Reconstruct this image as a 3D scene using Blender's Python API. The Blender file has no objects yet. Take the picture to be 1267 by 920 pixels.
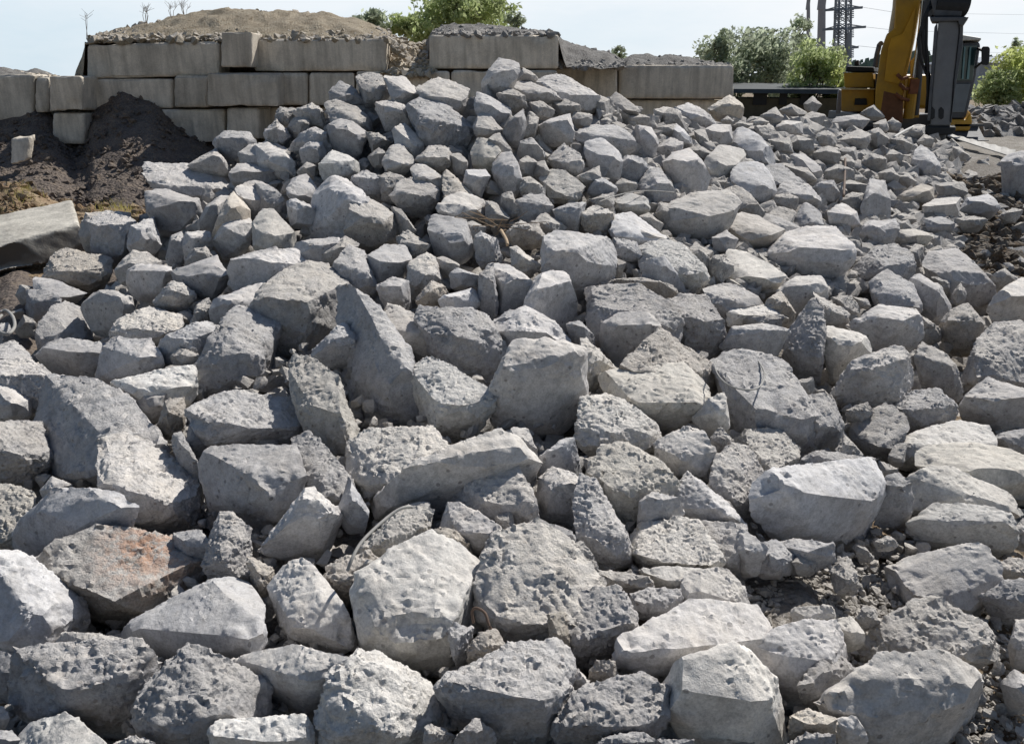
import bpy, bmesh, math, random
import numpy as np
from mathutils import Vector, Matrix
R = math.radians
random.seed(5)
sc = bpy.context.scene
col = sc.collection

# ------------------------------------------------------------------ camera
F = 994.0; PITCH = math.atan(360.0/994.0); CH = 1.7
cam_d = bpy.data.cameras.new('camera'); cam = bpy.data.objects.new('camera', cam_d); col.objects.link(cam)
cam.location = (0, 0, CH); cam.rotation_euler = (math.pi/2 - PITCH, 0, 0)
cam_d.sensor_width = 36; cam_d.lens = F/1267.0*36; cam_d.clip_end = 5000; cam_d.clip_start = 0.05
sc.camera = cam
SP, CP = math.sin(PITCH), math.cos(PITCH)
def P(px, py, Y):
    """world point seen at reference pixel (px,py) at distance Y ahead"""
    u = (px-633.5)/F; v = (460-py)/F
    d = Vector((u, CP+v*SP, -SP+v*CP))
    return Vector((0, 0, CH)) + d*(Y/d.y)
# distance of the heap surface by direction and row
CX = [-200, -60, 60, 200, 350, 500, 620, 740, 850, 1000, 1150, 1330, 1500]
RY = [1100, 920, 800, 700, 600, 500, 400, 350, 300, 250, 200, 150, 100, 60]
DT = [
 [1.15]*13,
 [1.6, 1.55, 1.5, 1.47, 1.45, 1.45, 1.45, 1.45, 1.45, 1.5, 1.6, 1.65, 1.7],
 [2.0, 1.95, 1.9, 1.85, 1.8, 1.78, 1.77, 1.77, 1.8, 1.87, 1.95, 2.0, 2.05],
 [2.45, 2.4, 2.35, 2.25, 2.15, 2.1, 2.1, 2.1, 2.15, 2.25, 2.4, 2.45, 2.5],
 [3.0, 2.95, 2.85, 2.75, 2.6, 2.55, 2.55, 2.55, 2.6, 2.75, 2.95, 3.0, 3.05],
 [3.9, 3.8, 3.6, 3.3, 3.15, 3.1, 3.1, 3.15, 3.2, 3.4, 3.8, 3.9, 4.0],
 [5.5, 5.4, 5.0, 4.3, 4.0, 3.9, 3.9, 4.0, 4.15, 4.5, 5.0, 5.3, 5.5],
 [6.85, 6.8, 6.2, 4.9, 4.5, 4.4, 4.35, 4.5, 4.75, 5.3, 6.0, 6.4, 6.6],
 [8.8, 8.7, 7.9, 5.8, 5.1, 4.95, 4.9, 5.1, 5.5, 6.3, 7.4, 8.0, 8.3],
 [11.2, 11.1, 10.8, 6.9, 5.8, 5.5, 5.45, 5.7, 6.4, 7.7, 9.3, 10, 10.4],
 [16, 16, 15, 8.2, 6.6, 6.1, 6.0, 6.4, 7.6, 9.5, 12.0, 13, 13.5],
 [26, 26, 24, 10, 7.3, 6.7, 6.6, 7.2, 9.3, 12.5, 15.5, 17, 18],
 [60, 60, 50, 14, 7.9, 7.3, 7.2, 8.3, 11.5, 16, 20, 22, 24],
 [99, 99, 80, 20, 8.6, 7.8, 7.7, 9.2, 14, 20, 25, 28, 30]]
def D(px, py):
    px = min(max(px, CX[0]), CX[-1]-.01); py = min(max(py, RY[-1]+.01), RY[0])
    i = max(k for k in range(len(CX)-1) if CX[k] <= px)
    j = max(k for k in range(len(RY)-1) if RY[k] >= py)
    a = (px-CX[i])/(CX[i+1]-CX[i]); b = (RY[j]-py)/(RY[j]-RY[j+1])
    l = lambda r: math.log(DT[r][i])*(1-a)+math.log(DT[r][i+1])*a
    return math.exp(l(j)*(1-b)+l(j+1)*b)

# ------------------------------------------------------------------ noise
_rs = np.random.RandomState(3); PERM = _rs.permutation(256); PERM = np.concatenate([PERM, PERM, PERM])
GR = _rs.normal(size=(256, 3)); GR /= np.linalg.norm(GR, axis=1)[:, None]
def perlin(p):
    i = np.floor(p).astype(int); f = p-i; i &= 255
    w = f*f*f*(f*(f*6-15)+10)
    out = 0
    for dx in (0, 1):
        for dy in (0, 1):
            for dz in (0, 1):
                h = PERM[PERM[PERM[i[:, 0]+dx]+i[:, 1]+dy]+i[:, 2]+dz]
                g = GR[h & 255]
                dot = g[:, 0]*(f[:, 0]-dx)+g[:, 1]*(f[:, 1]-dy)+g[:, 2]*(f[:, 2]-dz)
                wx = w[:, 0] if dx else 1-w[:, 0]; wy = w[:, 1] if dy else 1-w[:, 1]; wz = w[:, 2] if dz else 1-w[:, 2]
                out = out+dot*wx*wy*wz
    return out*1.5
def fbm(p, o=3, r=.5):
    s = 0; a = 1
    for k in range(o):
        s = s+a*perlin(p*(2.03**k)+17.3*k); a *= r
    return s

# ------------------------------------------------------------------ materials
def newmat(name):
    m = bpy.data.materials.new(name); m.use_nodes = True
    nt = m.node_tree; nt.nodes.clear()
    o = nt.nodes.new('ShaderNodeOutputMaterial'); b = nt.nodes.new('ShaderNodeBsdfPrincipled')
    nt.links.new(b.outputs[0], o.inputs[0]); b.inputs['Roughness'].default_value = .9
    b.inputs['Specular IOR Level'].default_value = .25
    return m, nt, b
class NT:
    def __init__(s, nt): s.nt = nt
    def n(s, t, **kw):
        x = s.nt.nodes.new(t)
        for k, v in kw.items():
            if k.startswith('i_'):
                key = k[2:]; key = int(key) if key.isdigit() else key.replace('_', ' ')
                if hasattr(v, 'is_output'): s.nt.links.new(v, x.inputs[key])
                else: x.inputs[key].default_value = v
            else: setattr(x, k, v)
        return x
    def noise(s, vec, scale, detail=4, rough=.6):
        return s.n('ShaderNodeTexNoise', i_Vector=vec, i_Scale=scale, i_Detail=detail, i_Roughness=rough).outputs[0]
    def ramp(s, fac, stops):
        r = s.n('ShaderNodeValToRGB', i_0=fac); e = r.color_ramp.elements
        while len(e) < len(stops): e.new(.5)
        for k, (p, c) in enumerate(stops):
            e[k].position = p; e[k].color = (c, c, c, 1) if isinstance(c, (int, float)) else (*c, 1)
        return r.outputs[0]
    def math(s, op, a, b=0., clamp=False):
        return s.n('ShaderNodeMath', operation=op, i_0=a, i_1=b, use_clamp=clamp).outputs[0]
    def mix(s, fac, a, b, mode='MIX'):
        x = s.nt.nodes.new('ShaderNodeMix'); x.data_type = 'RGBA'; x.blend_type = mode
        for idx, v in ((0, fac), (6, a), (7, b)):
            if hasattr(v, 'is_output'): s.nt.links.new(v, x.inputs[idx])
            else: x.inputs[idx].default_value = v if idx == 0 else (*v, 1)
        return x.outputs[2]
def rock_mat(name, c1, c2, rough, stain=None, wear=True):
    m, nt, b = newmat(name); q = NT(nt)
    tc = q.n('ShaderNodeTexCoord'); oi = q.n('ShaderNodeObjectInfo')
    off = q.n('ShaderNodeVectorMath', operation='SCALE', i_0=(31.7, 17.1, 23.9)); nt.links.new(oi.outputs['Random'], off.inputs['Scale'])
    vec = q.n('ShaderNodeVectorMath', operation='ADD', i_0=tc.outputs['Object'], i_1=off.outputs[0]).outputs[0]
    big = q.noise(vec, 4, 5, .65); mid = q.noise(vec, 26, 5, .7); fine = q.noise(vec, 130, 3, .7)
    c = q.mix(q.ramp(big, [(.3, 0.), (.7, 1.)]), c1, c2)
    c = q.mix(.75, c, q.ramp(mid, [(.28, .55), (.5, 1.), (.75, 1.3)]), 'MULTIPLY')
    c = q.mix(.55, c, q.ramp(fine, [(.3, .55), (.5, 1.), (.7, 1.3)]), 'MULTIPLY')
    # warm dust stains, aggregate stones, small air holes
    warm = q.ramp(q.noise(vec, 7, 4), [(.54, 0.), (.72, 1.)])
    c = q.mix(q.math('MULTIPLY', warm, .24), c, (.36, .28, .19))
    vo = q.n('ShaderNodeTexVoronoi', i_Vector=vec, i_Scale=34 if rough else 26); agg = q.ramp(vo.outputs['Distance'], [(.16, 1.), (.24, 0.)])
    aggsel = q.ramp(q.n('ShaderNodeSeparateColor', i_0=vo.outputs['Color']).outputs[0], [(.7, 0.), (.72, 1.)])
    aggm = q.math('MULTIPLY', agg, aggsel)
    c = q.mix(q.math('MULTIPLY', aggm, .6), c, (.13, .12, .12) if not rough else (.2, .17, .15))
    # pale dust settles on faces that look up
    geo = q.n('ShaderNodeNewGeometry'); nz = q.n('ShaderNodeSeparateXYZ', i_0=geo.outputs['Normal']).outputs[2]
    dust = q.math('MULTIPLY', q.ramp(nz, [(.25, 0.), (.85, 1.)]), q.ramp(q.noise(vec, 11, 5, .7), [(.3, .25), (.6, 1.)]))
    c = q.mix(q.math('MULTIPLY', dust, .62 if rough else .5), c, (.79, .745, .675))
    rnd = q.math('MULTIPLY_ADD', oi.outputs['Random'], .36); nt.nodes[-1].inputs[2].default_value = .82
    rn2 = q.math('FRACT', q.math('MULTIPLY', oi.outputs['Random'], 7.31))
    tint = q.n('ShaderNodeValToRGB', i_0=rn2); el = tint.color_ramp.elements; el[0].color = (.98, .99, 1.02, 1); el[1].color = (1.025, 1.0, .965, 1); el.new(.55).color = (1., .985, .985, 1)
    c = q.mix(1., c, tint.outputs[0], 'MULTIPLY')
    c = q.mix(1., c, q.n('ShaderNodeCombineColor', i_0=rnd, i_1=rnd, i_2=rnd).outputs[0], 'MULTIPLY')
    # damp, dirty patches
    c = q.mix(q.math('MULTIPLY', q.ramp(q.noise(vec, 3.1, 6, .75), [(.52, 0.), (.66, 1.)]), .30), c, (.19, .175, .165))
    if stain:
        d = q.n('ShaderNodeVectorMath', operation='DISTANCE', i_0=tc.outputs['Object'], i_1=stain[0]).outputs['Value']
        f = q.math('MULTIPLY', q.ramp(q.math('DIVIDE', d, stain[1]), [(.2, .8), (1., 0.)]), q.ramp(q.noise(vec, 34, 4, .7), [(.42, 0.), (.56, 1.)]))
        c = q.mix(q.math('MULTIPLY', f, .75), c, (.60, .29, .15))
    nt.links.new(c, b.inputs['Base Color'])
    h = q.math('ADD', q.math('ADD', q.math('MULTIPLY', q.noise(vec, 24, 6, .75), 2.2), q.noise(vec, 75, 6, .8)), q.math('MULTIPLY', q.n('ShaderNodeTexVoronoi', i_Vector=vec, i_Scale=95.).outputs['Distance'], -.35 if rough else -.08))
    h = q.math('SUBTRACT', h, q.math('MULTIPLY', aggm, .5 if not rough else -.35))
    bp = q.n('ShaderNodeBump', i_Height=h, i_Strength=.75 if rough else .55, i_Distance=.012 if rough else .007)
    nt.links.new(bp.outputs[0], b.inputs['Normal'])
    return m
MATS = {}
for rough in (0, 1):
    s = 'rough' if rough else 'smooth'
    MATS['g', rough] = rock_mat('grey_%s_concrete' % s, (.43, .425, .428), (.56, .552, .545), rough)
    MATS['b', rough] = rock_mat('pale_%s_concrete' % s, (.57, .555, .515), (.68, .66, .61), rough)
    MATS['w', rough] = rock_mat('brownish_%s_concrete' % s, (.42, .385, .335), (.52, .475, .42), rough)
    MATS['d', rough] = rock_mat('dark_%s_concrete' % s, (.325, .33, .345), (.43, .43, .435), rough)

def soil_mat(name, c1, c2, c3, scale=1., bump=1.):
    m, nt, b = newmat(name); q = NT(nt)
    v = q.n('ShaderNodeTexCoord').outputs['Object']
    c = q.mix(q.ramp(q.noise(v, 2.2*scale, 6, .65), [(.35, 0.), (.65, 1.)]), c1, c2)
    c = q.mix(q.ramp(q.noise(v, 9*scale, 5, .7), [(.5, 0.), (.68, 1.)]), c, c3)
    c = q.mix(.8, c, q.ramp(q.noise(v, 40*scale, 4, .7), [(.25, .4), (.5, 1.), (.75, 1.5)]), 'MULTIPLY')
    nt.links.new(c, b.inputs['Base Color'])
    vo = q.n('ShaderNodeTexVoronoi', i_Vector=v, i_Scale=28*scale).outputs['Distance']
    h = q.math('ADD', q.noise(v, 18*scale, 6, .7), q.math('MULTIPLY', vo, -.6))
    bp = q.n('ShaderNodeBump', i_Height=h, i_Strength=bump, i_Distance=.04/scale); nt.links.new(bp.outputs[0], b.inputs['Normal'])
    return m
def plain_mat(name, c, rough=.6, metal=0., var=.25, scale=12, dirt=None, bump=.15, spec=.4):
    m, nt, b = newmat(name); q = NT(nt)
    v = q.n('ShaderNodeTexCoord').outputs['Object']
    k = q.ramp(q.noise(v, scale, 6, .65), [(.25, 1-var), (.75, 1+var)])
    cc = q.mix(1., c, k, 'MULTIPLY')
    if dirt: cc = q.mix(q.math('MULTIPLY', q.ramp(q.noise(v, scale*.35, 6, .7), [(.45, 0.), (.7, 1.)]), dirt[0]), cc, dirt[1])
    nt.links.new(cc, b.inputs['Base Color'])
    b.inputs['Roughness'].default_value = rough; b.inputs['Metallic'].default_value = metal; b.inputs['Specular IOR Level'].default_value = spec
    bp = q.n('ShaderNodeBump', i_Height=q.noise(v, scale*4, 4), i_Strength=bump, i_Distance=.01); nt.links.new(bp.outputs[0], b.inputs['Normal'])
    return m

# ------------------------------------------------------------------ object helpers
def mesh_from(name, verts, faces):
    me = bpy.data.meshes.new(name); me.from_pydata([tuple(v) for v in verts], [], faces); me.validate(); me.update(); return me
def link(name, me, mat, parent=None, loc=None):
    o = bpy.data.objects.new(name, me); col.objects.link(o)
    if mat is not None and not me.materials: me.materials.append(mat)
    if parent is not None: o.parent = parent
    if loc is not None: o.location = loc
    return o
def tag(o, label=None, cat=None, group=None, kind=None):
    for k, v in (('label', label), ('category', cat), ('group', group), ('kind', kind)):
        if v: o[k] = v
    return o
def empty(name, loc, label, cat, group=None):
    o = bpy.data.objects.new(name, None); col.objects.link(o); o.location = loc; o.empty_display_size = .2
    return tag(o, label, cat, group)
def rebase(me, org):
    me.transform(Matrix.Translation(-Vector(org))); return me
class MB:
    """collects boxes, bars, tubes and quads given in world space into one mesh"""
    def __init__(s): s.bm = bmesh.new()
    def hexa(s, pts):
        vs = [s.bm.verts.new(p) for p in pts]
        for f in ((0, 3, 2, 1), (4, 5, 6, 7), (0, 1, 5, 4), (1, 2, 6, 5), (2, 3, 7, 6), (3, 0, 4, 7)):
            s.bm.faces.new([vs[k] for k in f])
    def box(s, x0, y0, z0, x1, y1, z1):
        s.hexa([(x0, y0, z0), (x1, y0, z0), (x1, y1, z0), (x0, y1, z0), (x0, y0, z1), (x1, y0, z1), (x1, y1, z1), (x0, y1, z1)])
    def bar(s, a, b, w, h=None, up=(0, 0, 1)):
        a, b = Vector(a), Vector(b); h = h or w; d = (b-a).normalized(); u = Vector(up)
        if abs(d.dot(u)) > .95: u = Vector((0, 1, 0))
        r = d.cross(u).normalized()*w/2; t = r.cross(d).normalized()*h/2
        s.hexa([a-r-t, a+r-t, a+r+t, a-r+t, b-r-t, b+r-t, b+r+t, b-r+t])
    def tube(s, pts, r, n=8, r2=None):
        pts = [Vector(p) for p in pts]; rings = []
        for k, p in enumerate(pts):
            d = (pts[min(k+1, len(pts)-1)]-pts[max(k-1, 0)]).normalized()
            u = Vector((0, 0, 1)) if abs(d.z) < .9 else Vector((0, 1, 0))
            a = d.cross(u).normalized(); b_ = d.cross(a)
            rr = r if r2 is None else r+(r2-r)*k/(len(pts)-1)
            rings.append([s.bm.verts.new(p+(a*math.cos(2*math.pi*j/n)+b_*math.sin(2*math.pi*j/n))*rr) for j in range(n)])
        for A, B in zip(rings, rings[1:]):
            for j in range(n): s.bm.faces.new((A[j], A[(j+1) % n], B[(j+1) % n], B[j]))
        s.bm.faces.new(rings[0][::-1]); s.bm.faces.new(rings[-1])
    def prism(s, poly, y0, y1):
        """polygon of (x,z) extruded from y0 to y1"""
        A = [s.bm.verts.new((x, y0, z)) for x, z in poly]; B = [s.bm.verts.new((x, y1, z)) for x, z in poly]
        s.bm.faces.new(A); s.bm.faces.new(B[::-1]); n = len(A)
        for j in range(n): s.bm.faces.new((A[j], B[j], B[(j+1) % n], A[(j+1) % n]))
    def build(s, name, mat, parent=None, bevel=0., smooth=False, org=None):
        bmesh.ops.recalc_face_normals(s.bm, faces=s.bm.faces)
        if bevel: bmesh.ops.bevel(s.bm, geom=s.bm.edges[:], offset=bevel, segments=2, affect='EDGES', profile=.5)
        me = bpy.data.meshes.new(name); s.bm.to_mesh(me); s.bm.free()
        if parent is not None and org is None: org = parent.matrix_world.translation if parent.parent is None else parent.matrix_world.translation
        if parent is not None: 
            r = parent; t = Vector(r.location)
            while r.parent: r = r.parent; t = t+Vector(r.location)
            org = t
        if org is None:
            n = len(me.vertices); c = sum((v.co for v in me.vertices), Vector())/n; c.z = min(v.co.z for v in me.vertices); org = c
            rebase(me, org); o = link(name, me, mat); o.location = org
        else:
            rebase(me, org); o = link(name, me, mat, parent)
        for p in me.polygons: p.use_smooth = smooth
        return o

# ------------------------------------------------------------------ stones
def hull_bm(pts):
    bm = bmesh.new()
    for p in pts: bm.verts.new(p)
    r = bmesh.ops.convex_hull(bm, input=bm.verts[:])
    bmesh.ops.delete(bm, geom=list({v for v in r['geom_interior'] if isinstance(v, bmesh.types.BMVert)} | {v for v in bm.verts if not v.link_faces}), context='VERTS')
    return bm
tmp_mod_obj = None
def remeshed(me, voxel):
    o = bpy.data.objects.new('tmp', me); col.objects.link(o)
    m = o.modifiers.new('r', 'REMESH'); m.mode = 'VOXEL'; m.voxel_size = voxel; m.use_smooth_shade = True
    dg = bpy.context.evaluated_depsgraph_get(); ev = o.evaluated_get(dg)
    out = bpy.data.meshes.new_from_object(ev); bpy.data.objects.remove(o); bpy.data.meshes.remove(me); return out
def remesh_sharp(me, depth):
    o = bpy.data.objects.new('tmp', me); col.objects.link(o)
    m = o.modifiers.new('r', 'REMESH'); m.mode = 'SHARP'; m.octree_depth = depth; m.scale = .97; m.sharpness = 1.; m.use_remove_disconnected = False
    dg = bpy.context.evaluated_depsgraph_get(); ev = o.evaluated_get(dg)
    out = bpy.data.meshes.new_from_object(ev); bpy.data.objects.remove(o); bpy.data.meshes.remove(me); return out
def rough_up(me, size, rough, seed, voxel):
    n = len(me.vertices); co = np.empty(n*3); me.vertices.foreach_get('co', co); co = co.reshape(-1, 3)
    no = np.empty(n*3); me.vertex_normals.foreach_get('vector', no); no = no.reshape(-1, 3)
    off = np.array([seed*7.13 % 97, seed*3.71 % 89, seed*5.37 % 83])
    p = co/size+off
    # how broken each area is: cast and split faces stay smooth, crushed ones do not
    mk = fbm(p*1.6+40, 3)+(.50 if rough else -.06)+.42*no[:, 2]
    mask = np.clip((mk+.12)/.34, 0, 1); mask = mask*mask*(3-2*mask); mask = .08+.92*mask*np.clip(.75+perlin(p*4.3+5)*1.1, .25, 1.25)
    d = fbm(p*1.2, 2)*.022*size
    am = min(1., .45+size/.4)*1.08
    wp = np.stack([perlin(co*8+off), perlin(co*8+off+31), perlin(co*8+off+67)], 1)
    a1 = perlin(co*15+wp*1.3+off); a2 = perlin(co*33+wp*2.+off*2); a3 = perlin(co*70+wp*2+off*3)
    rg = 1.1 if rough else .8
    d += mask*am*rg*(a1*.0068+a2*.0044+a3*.0058)
    if voxel < .010: d += mask*rg*perlin(co*140+off)*.0052
    # chipped edges and corners: bite where the position stands far from the middle of the stone
    cen = co.mean(axis=0); rr_ = np.linalg.norm(co-cen, axis=1); rr_ = rr_/rr_.max(); d -= np.clip(rr_-.62, 0, 1)*np.clip(perlin(p*5.3+3)+.05, 0, 1)*.32*size
    # fracture ledges: the surface breaks off in steps with crisp rims
    st = fbm(p*1.9+wp*.10+21, 2)*3.1; fl = np.floor(st); fr = st-fl; fr = np.clip((fr-.40)/.16, 0, 1)
    d += (fl+fr-st*.55)*(.020 if rough else .012)*size
    co = co+no*d[:, None]
    me.vertices.foreach_set('co', co.ravel()); me.update()
    return me
def make_stone(poly, ridge, tone, seed, scale_vox=2.1):
    rnd = random.Random(seed)
    xs = [p[0] for p in poly]; ys = [p[1] for p in poly]
    cx, cy = sum(xs)/len(xs), sum(ys)/len(ys); w = max(xs)-min(xs); h = max(ys)-min(ys)
    yt, yb = min(ys), max(ys)
    Dc = D(cx, min(cy+.12*h, 1050)); m = Dc/F
    s = min(math.sqrt(w*h), 1.35*min(w, h))*m
    alpha = math.atan((cy-100)/F); alpha = max(alpha, R(10))
    ry = sum(p[1] for p in ridge)/len(ridge); ry = min(.5*ry+.5*max(p[1] for p in ridge), yb-.18*h)
    dd = min(max((ry-yt)*m/math.sin(alpha)*rnd.uniform(.6, .95), .35*s), 1.1*s)
    rt = rnd.uniform(-.75, .75); yaw = lambda x: rt*s*(x-cx)/w
    Yr = Dc-.28*s; Yt = Yr+dd
    pts = []; poly = [(cx+(x-cx)*1.09, cy+(y-cy)*1.09) for x, y in poly]
    for x, y in poly:
        if y < ry: t = (y-yt)/max(ry-yt, 1); Y = Yt*(1-t)+(Yr+.22*s)*t
        else: t = (y-ry)/max(yb-ry, 1); Y = Yr+.24*s*(1-t)+.26*s*t
        Y += yaw(x); pts.append(P(x, y, Y))
        k = .84; Yb = max(Y, Yr+.3*s+yaw(x))+.5*s
        pts.append(P(cx+(x-cx)*k, cy+(y-cy)*k+.02*h, Yb))
    for x, y in ridge:
        t = min(1, max(0, (y-yt)/max(ry-yt, 1))); pts.append(P(x, y, Yt*(1-t)+Yr*t+yaw(x)+rnd.uniform(-.05, .05)*s))
    # a corner of the front that stands nearer to the viewer
    x0 = cx+rnd.uniform(-.3, .3)*w; yy = ry+.06*h
    pts.append(P(x0, yy, Yr+yaw(x0)-rnd.uniform(.02, .16)*s)); pts.append(P(x0+rnd.uniform(-.1, .1)*w, yb-.12*h, Yr+yaw(x0)+rnd.uniform(-.04, .12)*s))
    for _ in range(2):
        x0 = cx+rnd.uniform(-.22, .22)*w; pts.append(P(x0, ry+(yb-ry)*rnd.uniform(.35, .7), Yr+yaw(x0)+rnd.uniform(.02, .10)*s))
    for sx in (-.26, .26):
        q_ = P(cx+sx*w, yb, Yr+.5*s+yaw(cx+sx*w)); q_.z -= .14*s; pts.append(q_)
    base = P(cx, yb, Yr+.3*s); base.z -= .12*s
    bm = hull_bm([p-base for p in pts])
    # split faces: shave a few corners with flat cuts
    for _ in range(rnd.randint(10, 16)):
        dn = Vector((rnd.gauss(0, 1), rnd.gauss(-.4, 1), rnd.gauss(.1, .8))).normalized()
        top = max(v.co.dot(dn) for v in bm.verts); cut = top-rnd.choice([.02, .035, .05, .08, .11])*s
        bmesh.ops.bisect_plane(bm, geom=bm.verts[:]+bm.edges[:]+bm.faces[:], plane_co=dn*cut, plane_no=dn, clear_outer=True)
        q_ = [v.co.copy() for v in bm.verts]; bm.free(); bm = hull_bm(q_)
    me = bpy.data.meshes.new('stone'); bm.to_mesh(me); bm.free()
    want = max(w, h)*1024/1267/2.0*1.15
    depth = 6 if want > 36 else (5 if want > 13 else 4)
    vox = max(w, h)*m/2**depth
    me = remesh_sharp(me, depth)
    rough_up(me, s, tone[1] == 'R', seed, vox)
    return me, base, s, Dc

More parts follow.
